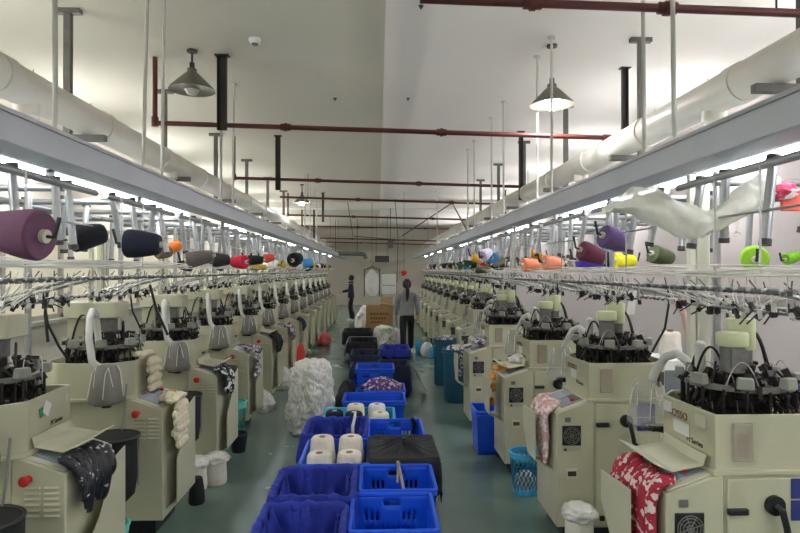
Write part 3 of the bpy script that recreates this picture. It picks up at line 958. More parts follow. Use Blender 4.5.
# long white threads running along both rows under the cones
for sx, nm in ((1, 'barrel'), (-1, 'window')):
    m = MB()
    q = random.Random(4 + sx)
    for k in range(16):
        x = sx * (1.48 + k * .035)
        z = (1.80 if sx > 0 else 1.84) + q.uniform(-.02, .02)
        m.tube([(x + q.uniform(-.01, .01), 1.2 + j * .66, z + .012 * math.sin(j * 1.9 + k) + q.uniform(-.004, .004)) for j in range(29)], .0035, 5)
    o = m.build('yarn_threads', M_THREAD)
    tag(o, 'taut white threads running under the yarn cones on the %s side' % nm, 'thread', None, 'stuff')
    for i in range(14):
        y = 1.9 + i * 1.33
        t = thing('thread_shelf', 'narrow pale shelf strip under the cones, %s along the %s side' % (ORD[i], nm), 'shelf', (sx * 1.62, y, 1.772 if sx > 0 else 1.812), 0, 'thread shelves on the %s side' % nm)
        MB().span((-.02, -.66, 0), (.02, .66, .006)).span((sx * .18 - .015, -.66, 0), (sx * .18 + .015, .66, .006)).build('shelf_strip', M_CERAM, t)
        MB().cyl((0, -.5, .006), (0, -.5, .47), .005, n=6).cyl((0, .5, .006), (0, .5, .47), .005, n=6).build('hanger_wire', M_STEEL, t)


# ------------------------------------------------------------ crates and bins
def crate(label, loc, w, l, h, m=M_CRATE, rz=0., group=None, slots=True, name='plastic_crate', rim_m=None):
    t = thing(name, label, 'crate', loc, rz, group)
    tp = .88
    us = [0, .06] + [.06 + .88 * i / 24 for i in range(1, 25)] + [1]
    vs_ = [0, .10, .42, .55, .64, .77, .85, .93, 1]
    cs = [(-1, -1), (1, -1), (1, 1), (-1, 1)]
    b = MB()

    def pt(side, u, v):
        k = tp + (1 - tp) * v
        (x0, y0), (x1, y1) = cs[side], cs[(side + 1) % 4]
        return ((x0 + (x1 - x0) * u) * w / 2 * k, (y0 + (y1 - y0) * u) * l / 2 * k, .004 + v * (h - .004))
    for s in range(4):
        nu, nv = len(us), len(vs_)
        vs = [pt(s, u, v) for v in vs_ for u in us]
        fs = []
        for r in range(nv - 1):
            for c in range(nu - 1):
                hole = False
                if slots:
                    if r in (2, 4) and c % 2 == 0 and 3 < c < 24:
                        hole = r == 2 or c < 10 or c > 16
                    if r == 6 and s in (0, 2) and 10 <= c <= 15:
                        hole = True
                if not hole:
                    fs.append((r * nu + c, r * nu + c + 1, (r + 1) * nu + c + 1, (r + 1) * nu + c))
        b.add(vs, fs)
    k = tp
    b.add([(-w / 2 * k, -l / 2 * k, .004), (w / 2 * k, -l / 2 * k, .004), (w / 2 * k, l / 2 * k, .004), (-w / 2 * k, l / 2 * k, .004)], [(0, 1, 2, 3)])
    b.build('basket_wall', m, t, solid=.005)
    ring = MB()
    r_ = .012
    for dz, rr in ((0, .014), (-.03, .008)):
        pts = []
        for (cx, cy), a0 in (((1, 1), 0), ((-1, 1), PI / 2), ((-1, -1), PI), ((1, -1), 1.5 * PI)):
            for j in range(4):
                a = a0 + j * PI / 6
                pts.append(((w / 2 - .02) * cx + .026 * math.cos(a), (l / 2 - .02) * cy + .026 * math.sin(a), h + dz))
        ring.tube(pts, rr, 8, True)
    ring.build('rim', rim_m or m, t)
    return t


def sq(a, n=20.):
    c, s_ = math.cos(a), math.sin(a)
    k = (abs(c) ** n + abs(s_) ** n) ** (-1 / n)
    return c * k, s_ * k


def liner(label, loc, w, l, h, m, depth, drop, seed, rz=0., group=None, amp=.02, bulge=None, cat='cloth', name='crate_liner', outf=None):
    """cloth laid into a crate and folded over its rim"""
    N = 96
    if bulge is None:
        prof = [(.02, h - depth), (.42, h - depth + .01), (.66, h - depth * .86), (.77, h - depth * .64), (.84, h - depth * .42), (.885, h - depth * .2), (.905, h - .025), (.925, h + .014), (.985, h + .026), (1.045, h + .026)]
    else:
        prof = [(.02, h + bulge), (.3, h + bulge * .95), (.6, h + bulge * .75), (.85, h + bulge * .5), (.96, h + .035), (1.03, h + .03)]
    nb = len(prof)
    prof += [(1.075, h + .0), (1.08, h - drop * .35), (1.09, h - drop * .7), (1.10, h - drop)]
    rows = []
    for i, (k, z) in enumerate(prof):
        row = []
        for j in range(N):
            a = 2 * PI * j / N
            x, y = sq(a)
            n1 = noise.noise(Vector((math.cos(a) * 4 + seed, math.sin(a) * 4, z * 3)))
            n2 = noise.noise(Vector((math.cos(a) * 9, math.sin(a) * 9 + seed, z * 2)))
            n3 = 1 - 2 * abs(noise.noise(Vector((math.cos(a) * 3.1 + seed, math.sin(a) * 3.1 - seed, z * 5 + k * 1.5))))
            d = amp * (n1 + .6 * n2 + (2.2 * n3 if i < nb - 4 else .5 * n3))
            zz = z
            kk = k
            if i < nb:
                zz += d * (.9 if i < nb - 4 else .3)
                kk += d * (.0 if i > nb - 3 else -.9 * k)
                kk = min(kk, .91) if i < nb - 3 else kk
            else:
                kk = max(k, k + 1.6 * d) if i > nb else k
                f = 1 + .5 * n1 + .35 * noise.noise(Vector((math.cos(a) * 2.2 + seed, math.sin(a) * 2.2, 9)))
                if outf:
                    f *= outf(a)
                zz = max(.02, h - (h - z) * max(.1, f))
            row.append((x * w / 2 * kk, y * l / 2 * kk, zz))
        rows.append(row + [row[0]])
    b = MB()
    b.grid(rows)
    b.f.append(tuple(range(N - 1, -1, -1)))
    o = b.build(name, m, None, solid=.003, angle=70)
    o.location = loc
    o.rotation_euler = (0, 0, rz)
    tag(o, label, cat, group)
    return o


H = .42
# x, y are the crate centres on the floor
def nx(px, y):
    return at(px, 400, y).x


crate('empty blue crate at the near end of the aisle stack', (.085, 3.32, 0), .46, .50, H)
crate('blue crate with a loose strap over its rim', (.125, 3.86, 0), .47, .46, H)
s_ = MB().tube([(.0, .19, .33), (.01, .215, .46), (.0, .24, .462), (.02, .20, .40), (.05, .12, .25), (.10, .05, .18)], [.010] * 6, 6).build('fabric_strap', mat('beige_strap', (176, 160, 138), .8))
s_.location = (.135, 3.83, 0)
tag(s_, 'beige strap hanging into the second blue crate', 'strap')
crate('cloth-lined blue crate at the near end, window side', (-.415, 3.17, 0), .46, .46, H)
liner('blue cloth lining the nearest crate on the window side', (-.415, 3.17, 0), .46, .46, H, M_CLOTHB, .3, .24, 1.3, amp=.045)
crate('blue cloth-lined crate before the white cones', (-.40, 3.76, 0), .50, .52, H)
liner('blue cloth draped in the crate before the white cones', (-.40, 3.76, 0), .50, .52, H, M_CLOTHB, .32, .28, 4.7, amp=.055)
crate('blue crate holding four white yarn cones', (-.31, 4.42, 0), .48, .60, H, slots=False)
for i, (dx, dy) in enumerate(((-.12, -.14), (.10, -.13), (-.12, .10), (.10, .10))):
    lab = 'white yarn cone standing in the blue crate, %s' % ['front, window side', 'front, barrel side', 'back, window side', 'back, beside the paper strip'][i]
    o = cone('natural', (226, 220, 204), (-.31 + dx, 4.42 + dy, .36 + .05 * (i > 1)), (0, 0, 1), .104, .20, lab, 'white cones in the blue crate', True, .82, False)
    bx = MB().box((0, 0, 0), (.18, .18, .01))
st = MB().span((-.21, -.26, .20), (.21, .26, .255)).build('yarn_cone_tray', M_KRAFT)
st.location = (-.31, 4.42, 0)
tag(st, 'cardboard tray under the four white cones', 'tray')
p_ = MB().grid([[(-.012, 0, 0), (.012, 0, 0)], [(-.012, .0, .06), (.012, .0, .06)], [(.004, .02, .12), (.026, .02, .12)], [(.01, .015, .17), (.03, .015, .17)]]).build('paper_strip', M_PAPER, solid=.001)
p_.location = (-.20, 4.62, .505)
tag(p_, 'white paper strip standing among the white cones', 'paper')
crate('blue crate under the black cloth', (.185, 4.44, 0), .50, .60, H)
liner('black cloth covering a crate beside the white cones', (.185, 4.44, 0), .50, .60, H, M_CLOTHK, .1, .30, 7.7, bulge=.05, amp=.018, name='crate_cover')
crate('blue crate lined with rumpled blue cloth behind the white cones', (-.36, 5.06, 0), .52, .58, H)
liner('rumpled blue cloth in the crate behind the white cones', (-.36, 5.06, 0), .52, .58, H, M_CLOTHB, .30, .24, 11.2, amp=.06)
crate('open blue crate behind the black cloth', (.15, 5.06, 0), .46, .56, H)
o = MB().tube([(.16, .26, .45), (.18, .27, .40), (.17, .255, .30)], [.016, .02, .012], 8).build('dark_tassel', M_BLACK)
o.location = (.15, 5.04, 0)
tag(o, 'dark knotted cord hanging on the open blue crate', 'cord')
crate('light blue crate of black and white cones', (-.18, 5.66, 0), .66, .46, H - .02, M_CRATEL, slots=False)
for i, (dx, dy, nm, c, lab) in enumerate(((-.24, -.02, 'black', (28, 28, 36), 'black yarn cone at the window side of the light blue crate'), (-.05, -.08, 'ink', (26, 30, 48), 'black yarn cone at the middle of the light blue crate'), (.20, -.10, 'natural', (226, 220, 204), 'front white yarn cone in the light blue crate'),
                                          (-.04, .11, 'cream', (226, 220, 204), 'white yarn cone behind the black one in the light blue crate'), (.17, .11, 'chalk', (222, 220, 220), 'rear white yarn cone in the light blue crate'))):
    cone(nm, c, (-.18 + dx, 5.66 + dy, .34 + (.03 if dy > 0 else 0)), (0, 0, 1), .095, .20, lab, 'cones in the light blue crate', True, .85, False)
st = MB().span((-.30, -.20, .19), (.30, .20, .235)).build('cone_tray', M_KRAFT)
st.location = (-.18, 5.66, 0)
tag(st, 'cardboard tray inside the light blue crate', 'tray')
crate('wide blue crate across the aisle behind the cones', (-.04, 6.3, 0), .64, .44, H, slots=False)
crate('blue crate carrying a heap of purple patterned socks', (.08, 6.82, 0), .44, .46, H)
crate('lower blue crate of the stacked pair', (-.04, 7.42, 0), .46, .46, .24)
crate('tall blue crate behind the purple sock heap', (-.04, 7.42, .245), .46, .46, .32)


def lump(name, m, c, d, seed, label, cat, amp=.16, fr=2.2, sub=4, flat=0., group=None, ridge=False, kind=None, parent=None, shape=None):
    """crumpled soft body: bag, heap or bundle, resting on its base at c"""
    bm = bmesh.new()
    bmesh.ops.create_icosphere(bm, subdivisions=sub, radius=1)
    for v in bm.verts:
        p = v.co.copy()
        q = p * fr + Vector((seed, seed * .7, -seed))
        n = noise.noise(q) + .5 * noise.noise(q * 2.1)
        if ridge:
            n += .55 * (1 - 2 * abs(noise.noise(q * 2.7))) - .3
            n += .3 * (1 - 2 * abs(noise.noise(q * 6.)))
        s = 1 + amp * n
        z = p.z
        if shape:
            s *= shape(z)
        v.co = Vector((p.x * s * d[0] / 2, p.y * s * d[1] / 2, max(-1 + flat, z * (1 + amp * .5 * n)) * d[2] / 2))
    lo = min(v.co.z for v in bm.verts)
    for v in bm.verts:
        v.co.z -= lo
    for f in bm.faces:
        f.smooth = True
    me = bpy.data.meshes.new(name)
    bm.to_mesh(me)
    bm.free()
    me.materials.append(m)
    o = bpy.data.objects.new(name, me)
    COL.objects.link(o)
    o.location = c
    if parent:
        o.parent = parent
    else:
        tag(o, label, cat, group, kind)
    return o


M_PURPLEP = two_tone('purple_white_knit', (92, 60, 110), (206, 190, 206), 22, .56)
lump('sock_heap', M_PURPLEP, (.05, 6.92, .36), (.44, .40, .22), 3.1, 'heap of purple and white patterned socks on a blue crate', 'socks', .22, 2.6, 5, .5, ridge=True, kind='stuff', shape=lambda z: 1.05 - .45 * max(0, z))
lump('black_bag', M_CLOTHK, (-.39, 7.1, 0), (.26, .5, .50), 5., 'black cloth bag beside the blue crates', 'bag', .12, 2, 4, .5)
lump('black_bag', M_CLOTHK, (-.40, 7.75, 0), (.26, .42, .46), 8., 'black cloth bag behind the first black bag', 'bag', .12, 2, 4, .5)
crate('blue crate with dark cloth behind the tall clear bag', (-.18, 8.35, 0), .40, .48, H)
liner('dark cloth in the crate behind the tall clear bag', (-.18, 8.35, 0), .40, .48, H, M_CLOTHN, .3, .12, 3.3, amp=.02)
crate('black crate with a flap spreading toward the walking woman', (.23, 8.45, 0), .44, .62, H, M_CRATEB)
liner('dark cloth flap over a black crate, spreading to the floor', (.23, 8.45, 0), .44, .62, H, M_CLOTHN, .3, .36, 14.3, amp=.03)
fl = MB().grid([[(.0, -.2, .40), (.0, .1, .41), (.0, .25, .40)], [(.10, -.2, .22), (.10, .1, .24), (.11, .25, .22)], [(.22, -.22, .012), (.2, .08, .012), (.2, .24, .012)]]).build('cloth_corner', M_CLOTHN, solid=.004, sub=2)
fl.location = (.50, 8.45, 0)
tag(fl, 'dark cloth corner lying down to the floor by the aisle', 'cloth')
crate('dark crate at the window side of the blue-lined crate', (-.21, 9.6, 0), .46, .7, H, M_CRATEB)
liner('navy cloth lining the dark crate beside the blue-lined one', (-.21, 9.6, 0), .46, .7, H, M_CLOTHN, .3, .2, 21.3, amp=.025)
crate('crate lined with bright blue cloth near the woman', (.29, 9.75, 0), .46, .66, H + .06, M_CRATEB)
liner('bright blue cloth lining a crate near the woman', (.29, 9.75, 0), .46, .66, H + .06, M_CLOTHB, .2, .1, 17.3, amp=.025)
crate('black crate with a white folded edge', (-.30, 11.3, 0), .52, .8, H, M_CRATEB)
liner('black cloth in the crate with a white edge', (-.30, 11.3, 0), .52, .8, H, M_CLOTHK, .3, .2, 27.3, amp=.025)
o = MB().grid([[(-.28, -.40, .455), (-.28, .40, .455)], [(-.31, -.42, .40), (-.31, .42, .40)], [(-.36, -.44, .1), (-.36, .44, .1)]]).grid([[(-.28, .36, .462), (.26, .36, .462)], [(-.28, .44, .455), (.26, .44, .455)]]).build('white_sheet', M_PAPER, solid=.004)
o.location = (-.30, 11.3, 0)
tag(o, 'white sheet folded over the black crate edge', 'sheet')
crate('black crate farthest along the aisle stack', (-.46, 13.2, 0), .6, .9, H, M_CRATEB)
liner('black cloth in the farthest aisle crate', (-.46, 13.2, 0), .6, .9, H, M_CLOTHK, .2, .2, 37.3, amp=.025)

# tall cloudy bag of waste beside the crates
lump('plastic_bag', M_BAG, (-.74, 6.5, 0), (.46, .44, .86), 2.2, 'tall cloudy plastic bag stuffed full beside the crates', 'bag', .2, 2.0, 6, .12, ridge=True, shape=lambda z: min(1.6, 1.0 / max(.45, math.sqrt(max(.0, 1 - z * z)) ** .75)) * (1.0 - .1 * z))
lump('plastic_bag', M_BAG, (-1.44, 8.9, 0), (.30, .34, .42), 12.2, 'slumped clear bag under the fifth window side machine', 'bag', .2, 2.2, 5, .4, ridge=True, shape=lambda z: 1.0 - .5 * max(0, z))
lump('plastic_bag', M_BAG, (-1.46, 7.5, 0), (.26, .30, .34), 16.2, 'small clear bag between fourth and fifth window side machines', 'bag', .2, 2.2, 5, .4, ridge=True, shape=lambda z: 1.0 - .5 * max(0, z))
lump('red_bag', mat('red_cloth', (206, 54, 50), .7), (-1.36, 10.25, 0), (.16, .22, .62), 6.2, 'narrow red cloth hanging by the sixth window side machine', 'cloth', .14, 2, 4, .3, shape=lambda z: 1.0 - .3 * max(0, -z))
lump('pink_bag', mat('pink_cloth', (206, 96, 100), .7), (-1.30, 14.0, 0), (.34, .3, .40), 7.2, 'pink bag on the floor far down the window side', 'bag', .14, 2, 4, .4)


# ------------------------------------------------- baskets, buckets, barrels
def round_basket(label, loc, r, h, m, name='waste_basket', holes=True):
    t = thing(name, label, 'basket', loc)
    b = MB()
    n, k = 40, 9
    vs, fs = [], []
    for i in range(k):
        f = i / (k - 1)
        for j in range(n):
            a = 2 * PI * j / n + (PI / n) * (i % 2)
            rr = r * (.76 + .24 * f)
            vs.append((rr * math.cos(a), rr * math.sin(a), .004 + f * (h - .01)))
    for i in range(k - 1):
        for j in range(n):
            if holes and 1 <= i <= 6 and (i + j) % 2 == 0:
                continue
            fs.append((i * n + j, i * n + (j + 1) % n, (i + 1) * n + (j + 1) % n, (i + 1) * n + j))
    fs.append(tuple(range(n)))
    b.add(vs, fs)
    b.build('basket_wall', m, t, solid=.004)
    MB().tube([(r * math.cos(2 * PI * j / 32), r * math.sin(2 * PI * j / 32), h) for j in range(32)], .009, 8, True).build('rim', m, t)
    return t


round_basket('light blue waste basket beside the second barrel side machine', (1.19, 4.66, 0), .125, .33, M_CRATEL)
lump('basket_rubbish', M_BAG, (1.19, 4.66, .01), (.17, .17, .2), 31., 'pale rubbish inside the light blue basket', 'rubbish', .12, 3, 4, .3, ridge=True, kind='stuff')
round_basket('teal basket between first and second window side machines', (-1.60, 3.50, 0), .12, .29, M_TEAL)
round_basket('teal basket between third and fourth window side machines', (-1.50, 6.15, 0), .12, .42, M_TEAL)
crate('blue crate standing before the third barrel side machine', (1.10, 5.78, 0), .28, .36, .42, slots=False)
lump('crate_rubbish', two_tone('pink_white_scraps', (200, 150, 160), (225, 220, 220), 14), (1.10, 5.78, .01), (.21, .27, .36), 33., 'pink and white scraps filling the small blue crate', 'rubbish', .1, 3, 4, .3, kind='stuff')
lump('black_bag', M_CLOTHK, (1.20, 5.56, 0), (.14, .1, .34), 41., 'slim black bag leaning by the small blue crate', 'bag', .12, 2, 4, .4)
# wrapped white cone on the floor before machine two
t = thing('wrapped_cone', 'white cone wrapped in plastic on the floor, barrel side', 'yarn cone', (1.225, 3.50, 0))
MB().lathe([(.0, 0), (.085, 0), (.09, .02), (.082, .30), (.07, .33), (.0, .33)], 24).build('yarn', M_WHITEY, t)
lump('plastic_wrap', M_BAG, (0, 0, .28), (.20, .20, .12), 3.3, '', '', .2, 2.5, 4, .3, ridge=True, parent=t)
for i, (x, y) in enumerate(((-1.50, 4.86), (-1.37, 4.98))):
    t = thing('wrapped_cone', 'bagged white cone beside the third window side machine, %s' % ['against the machine', 'toward the aisle'][i], 'yarn cone', (x, y, 0), 0, 'bagged white cones')
    MB().lathe([(.0, 0), (.085, 0), (.09, .02), (.082, .20), (.07, .22), (.0, .22)], 24).build('yarn', M_WHITEY, t)
    lump('plastic_wrap', M_BAG, (0, 0, .17), (.20, .20, .11), 3.3 + i, '', '', .2, 2.5, 4, .3, ridge=True, parent=t)
o = cone('coal', (30, 32, 32), (-1.40, 4.55, .10), (0, 0, 1), .062, .20, 'black yarn cone standing on the floor, window side', None, False, .7)
round_basket('small black bin by the third window side machine', (-1.38, 5.82, 0), .085, .18, M_CRATEB, 'waste_bin', False)
M_SPECK = two_tone('black_white_speckle', (28, 28, 32), (214, 214, 210), 26, .55)
M_BLOSSOM = two_tone('red_white_print', (170, 38, 60), (222, 202, 198), 30, .55)
M_PINKW = two_tone('pink_white_print', (220, 176, 172), (238, 226, 220), 34, .5)
M_CREAMK = mat('cream_knit', (228, 218, 190), .9, var=.08, scale=20, bump=.4, bscale=150)
M_CREAMO = two_tone('cream_knit_orange_toe', (228, 218, 190), (214, 150, 66), 16, .58)
M_ORANGEK = mat('orange_knit', (220, 150, 60), .9, var=.1, bump=.4)
M_GREYK = two_tone('grey_purple_knit', (98, 88, 110), (196, 192, 196), 22, .5)
for i, (x, y, lab) in enumerate(((1.07, 7.95, 'dark teal barrel heaped with white socks, nearer of two'), (1.05, 9.12, 'dark teal barrel behind the sock-heaped one'))):
    t = thing('plastic_barrel', lab, 'barrel', (x, y, 0), 0, 'teal barrels')
    MB().lathe([(.0, .0), (.15, 0), (.165, .02), (.178, .68), (.188, .69), (.188, .72), (.172, .72), (.160, .06), (.0, .06)], 32).build('barrel_wall', M_BARREL, t)
    MB().lathe([(.180, .655), (.196, .655), (.196, .675), (.180, .675), (.180, .655)], 32).build('barrel_hoop', M_BARREL, t)
    lump('sock_heap', [two_tone('white_dark_socks', (226, 222, 216), (60, 58, 62), 9, .62), M_GREYK][i], (x, y, .52), (.31, .31, .32), 50 + i, ['white socks heaped in the nearer teal barrel', 'mixed dark socks heaped in the farther teal barrel'][i], 'socks', .2, 2.6, 4, .4, ridge=True, kind='stuff')

# ------------------------------------------------------- socks in the chutes
def sock_on(m, pts, w, mt, label, group, seed, th=.022, side=(0, 1, 0), wob=.22):
    """one flattened sock following pts (machine frame x, y, z)"""
    P_ = [Vector(p) for p in pts]
    n = 12
    fine = []
    for i in range(len(P_) - 1):
        for q_ in range(5):
            fine.append(P_[i].lerp(P_[i + 1], q_ / 5))
    fine.append(P_[-1])
    for _ in range(3):
        fine = [fine[0]] + [(fine[i - 1] + fine[i] * 2 + fine[i + 1]) / 4 for i in range(1, len(fine) - 1)] + [fine[-1]]
    org = fine[0].copy()
    vs, fs = [], []
    K = len(fine)
    for i, p in enumerate(fine):
        tg = (fine[min(i + 1, K - 1)] - fine[max(i - 1, 0)]).normalized()
        sd = Vector(side).normalized()
        sd = (sd - tg * sd.dot(tg)).normalized()
        up = tg.cross(sd).normalized()
        e = min(1, .6 + .4 * math.sin(PI * min(1, (i + .5) / 4) / 2)) * min(1, .55 + .45 * math.sin(PI * min(1, (K - i - .5) / 4) / 2))
        for j in range(n):
            a = 2 * PI * j / n
            d = 1 + wob * (noise.noise(p * 40 + Vector((j * .9, seed, 0))) + .8 * noise.noise(p * 85 + Vector((j * 1.7, seed, 5))))
            vs.append(p - org + sd * math.cos(a) * w / 2 * e * d + up * math.sin(a) * th * e * d)
    for i in range(K - 1):
        for j in range(n):
            fs.append((i * n + j, i * n + (j + 1) % n, (i + 1) * n + (j + 1) % n, (i + 1) * n + j))
    fs += [tuple(range(n - 1, -1, -1)), tuple((K - 1) * n + j for j in range(n))]
    o = MB().add(vs, fs).build('sock', mt, angle=80)
    o.matrix_world = MACH[m].matrix_world @ Matrix.Translation(org)
    tag(o, label, 'sock', group)
    return o


def chute_socks(m, mt, what, n=6, mode='fall', y0=-.13, y1=.10, seed=1, mt2=None):
    q_ = random.Random(seed)
    where = 'in the chute of the %s %s side machine' % (ORD[m[1]], 'barrel' if m[0] == 'R' else 'window')
    if m[0] == 'L':
        y0, y1 = -.03, .20
    for k in range(n):
        y = y0 + (y1 - y0) * k / max(1, n - 1)
        j = lambda s=.012: q_.uniform(-s, s)
        if mode == 'fall':
            pts = [(.04 + j(.04), y + j(.03), .895 + j()), (-.02, y + j(.02), .885 + j(.02)), (-.06 + j(.02), y + j(.03), .82 + j(.02)), (-.055 + j(.02), y + j(.03), .70 + j(.03)), (-.06 + j(.02), y + j(.03), .55 + j(.08))]
        elif mode == 'stack':                  # folded socks lying one below the other over the chute
            f = k / (n - 1)
            if f < .4:
                x, z, sd = .03 - .09 * f / .4, .915 - .015 * f / .4, (1, 0, .3)
            else:
                x, z, sd = -.075, .875 - .27 * (f - .4) / .6, (.25, 0, 1)
            x, z = x + j(.012), z + j(.008)
            pts = [(x, y0 + j(.02), z), (x + j(.01), (y0 + y1) / 2, z + .012 + j(.008)), (x, y1 + j(.02), z + j(.012))]
            sock_on(m, pts, .07, mt2 if (mt2 and k in (1, 2)) else mt, '%s sock %s' % (what, where), '%s socks %s' % (what, where), seed + k, .020, sd, .3)
            continue
        elif mode == 'over':
            pts = [(.03 + j(.02), y + j(.03), .905 + j()), (.0, y + j(.02), .91 + j()), (-.055 + j(), y + j(.02), .87 + j()), (-.085 + j(.012), y + j(.02), .79), (-.065 + j(.012), y + j(.03), .70 + j(.05))]
        else:                                  # on the panel
            pts = [(.24, y + j(), .985 + j()), (.15, y + j(.02), .955 + j()), (.05, y + j(.02), .925), (-.0, y + j(.02), .90 + j())]
        sock_on(m, pts, .07, mt2 if (mt2 and k == n - 1) else mt, '%s sock %s' % (what, where), '%s socks %s' % (what, where), seed + k)


M_GLOSSK = mat('glossy_black_knit', (26, 26, 32), .35, var=.4, scale=60, bump=.5, bscale=120)
chute_socks(('L', 0), two_tone('black_knit_white_flecks', (24, 24, 30), (190, 190, 196), 34, .63, .4), 'glossy black', 7, 'over', -.14, .12, 3)
chute_socks(('L', 1), M_CREAMK, 'cream', 14, 'stack', -.15, .07, 4, M_CREAMO)
chute_socks(('L', 2), M_SPECK, 'speckled black and white', 6, 'over', -.14, .08, 5)
chute_socks(('L', 3), M_GREYK, 'mottled purple grey', 6, 'stack', -.14, .1, 6)
chute_socks(('L', 4), M_CLOTHK, 'plain black', 5, 'over', -.12, .1, 7)
chute_socks(('L', 5), M_GREYK, 'mottled grey', 4, 'over', -.12, .1, 8)
chute_socks(('L', 6), M_CLOTHN, 'dark navy', 4, 'over', -.12, .1, 9)
chute_socks(('R', 0), M_BLOSSOM, 'red and white', 11, 'fall', -.20, .14, 10)
chute_socks(('R', 1), M_PINKW, 'pink and white', 8, 'fall', -.15, .12, 12)
chute_socks(('R', 2), M_ORANGEK, 'orange', 5, 'stack', -.12, .02, 13)
chute_socks(('R', 3), M_GREYK, 'purple and white', 6, 'stack', -.12, .06, 14)
# cream socks bunched over the pan edge of the second window side machine
for k in range(8):
    f = k / 7
    x, z, sd = ((.33 - .16 * f / .5), 1.195, (1, 0, 0)) if f < .5 else (.155 - .02 * f, 1.17 - .20 * (f - .5) / .5, (.2, 0, 1))
    sock_on(('L', 1), [(x, -.10, z), (x + .01 * (k % 2), .0, z + .014), (x, .11, z + .006 * (k % 3))], .066, M_CREAMO if k in (0, 1) else M_CREAMK,
            'cream sock hung on the pan edge of the second window side machine', 'cream socks on the pan edge', 60 + k, .02, sd, .35)
# small things lying on machines
t = thing('tape_roll', 'white roll with a brown rim on the first barrel side machine', 'roll', (1.22 + .66, 2.66 - .12, 1.092))
MB().lathe([(.02, 0), (.045, 0), (.045, .06), (.02, .06), (.02, 0)], 24).build('roll_core', M_PAPER, t)
MB().lathe([(.02, .06), (.046, .06), (.046, .072), (.02, .072), (.02, .06)], 24).build('roll_rim', M_BROWN, t)
lump('purple_cloth', mat('purple_cloth', (84, 60, 140), .8, bump=.3), (2.22, 2.75, 1.0), (.34, .5, .34), 9., 'purple cloth heaped beyond the first barrel side machine', 'cloth', .2, 2, 4, .4, ridge=True)
t = thing('white_cabinet', 'white cabinet carrying cloth behind the barrel side machines', 'cabinet', (2.22, 2.75, 0))
MB().span((-.19, -.26, 0), (.19, .26, .99)).build('cabinet_body', M_PAPER, t, bevel=.01)
MB().span((-.15, -.268, .3), (.15, -.26, .9)).build('cabinet_door', M_PAPER2, t)
t = thing('white_cabinet', 'white cabinet with a grey window behind the second barrel side machine', 'cabinet', (2.36, 4.75, 0))
MB().span((-.2, -.2, 0), (.2, .2, 1.08)).build('cabinet_body', M_PAPER, t, bevel=.01)
MB().span((-.15, -.206, .72), (.12, -.2, 1.0)).build('cabinet_window', mat('grey_glass', (120, 124, 128), .2), t)
MB().span((-.10, -.206, .60), (.08, -.2, .63)).build('cabinet_slot', M_BLACK, t)
o = cone('natural', (226, 220, 204), (2.42, 4.72, 1.19), (0, 0, 1), .09, .2, 'white yarn cone standing on the grey window cabinet', None, True, .85)
lump('white_cloth', mat('white_rag', (214, 210, 204), .9, bump=.3), (1.36, 5.32, .94), (.28, .30, .12), 71., 'white and red rag on the panel of the third barrel side machine', 'rag', .25, 2.4, 4, .5, ridge=True)
lump('white_cloth', M_GREYK, (1.20, 6.72, .94), (.20, .22, .10), 72., 'purple grey rag on the panel of the fourth barrel side machine', 'rag', .25, 2.4, 4, .5, ridge=True)

# net waste bags between the window side machines
for i in range(5):
    m = MACH['L', i]
    t = thing('net_waste_bag', 'black net waste bag hung before the %s window side machine' % ORD[i], 'net bag', (0, 0, 0), 0, 'black net waste bags')
    t.matrix_world = m.matrix_world @ Matrix.Translation((.235, .46, .32))
    b = MB()
    b.lathe([(.02, .0), (.09, .005), (.135, .05), (.155, .18), (.165, .42)], 30, Matrix.Diagonal((1, .9, 1, 1)))
    for v in range(len(b.v)):
        p = b.v[v]
        d = 1 + .09 * noise.noise(Vector((p.x * 9, p.y * 9, p.z * 5 + i)))
        b.v[v] = Vector((p.x * d, p.y * d, p.z))
    b.build('net', M_NET, t, solid=.004)
    MB().tube([(.165 * math.cos(2 * PI * j / 28), .149 * math.sin(2 * PI * j / 28), .42) for j in range(28)], .008, 6, True).build('hoop', M_BLACK, t)
    MB().tube([(-.155, 0, .42), (-.12, .02, .36), (-.02, .01, .37)], .005, 6).cyl((-.16, 0, .42), (-.16, -.02, .10), .006, n=6).cyl((.0, -.146, .42), (-.02, -.17, .72), .007, n=6).build('hanging_wire', M_STEEL, t)
    MB().ball((-.05, .0, .27), (.05, .05, .04)).ball((.02, .03, .25), (.06, .05, .04)).build('lint_clump', M_BAG, t)

# -------------------------------------------------- plastic sheet over the creel
a0, a1, a2, a3, a4 = at(612, 206, 3.4), at(645, 208, 3.35), at(690, 216, 3.3), at(730, 214, 3.25), at(768, 192, 3.2)
up = [.02, .10, .115, .07, .035, .065, .105, .10, .075]
dn = [.02, .03, .09, .13, .10, .065, .07, .065, .06]
ctr = [at(608, 208, 3.02), at(632, 208, 3.0), at(655, 210, 2.97), at(682, 216, 2.93), at(706, 219, 2.89), at(726, 213, 2.85), at(744, 203, 2.82), at(758, 195, 2.79), at(772, 190, 2.76)]
up = [v * .88 for v in up]
dn = [v * .88 for v in dn]
vs, fs = [], []
n = 28
K = 50
for i in range(K):
    f = i / (K - 1) * (len(ctr) - 1)
    j = min(int(f), len(ctr) - 2)
    g = f - j
    c = ctr[j].lerp(ctr[j + 1], g)
    u_, d_ = up[j] + (up[j + 1] - up[j]) * g, dn[j] + (dn[j + 1] - dn[j]) * g
    for k in range(n):
        a = 2 * PI * k / n
        s_, co = math.sin(a), math.cos(a)
        nn = 1 + .28 * noise.noise(Vector((f * 1.6, co * 1.8, s_ * 2.4))) + .14 * (1 - 2 * abs(noise.noise(Vector((f * 2.5, co * 4, s_ * 4 + 3)))))
        vs.append(c + Vector((0, co * .07 * nn, s_ * (u_ if s_ > 0 else d_) * nn)) - ctr[4])
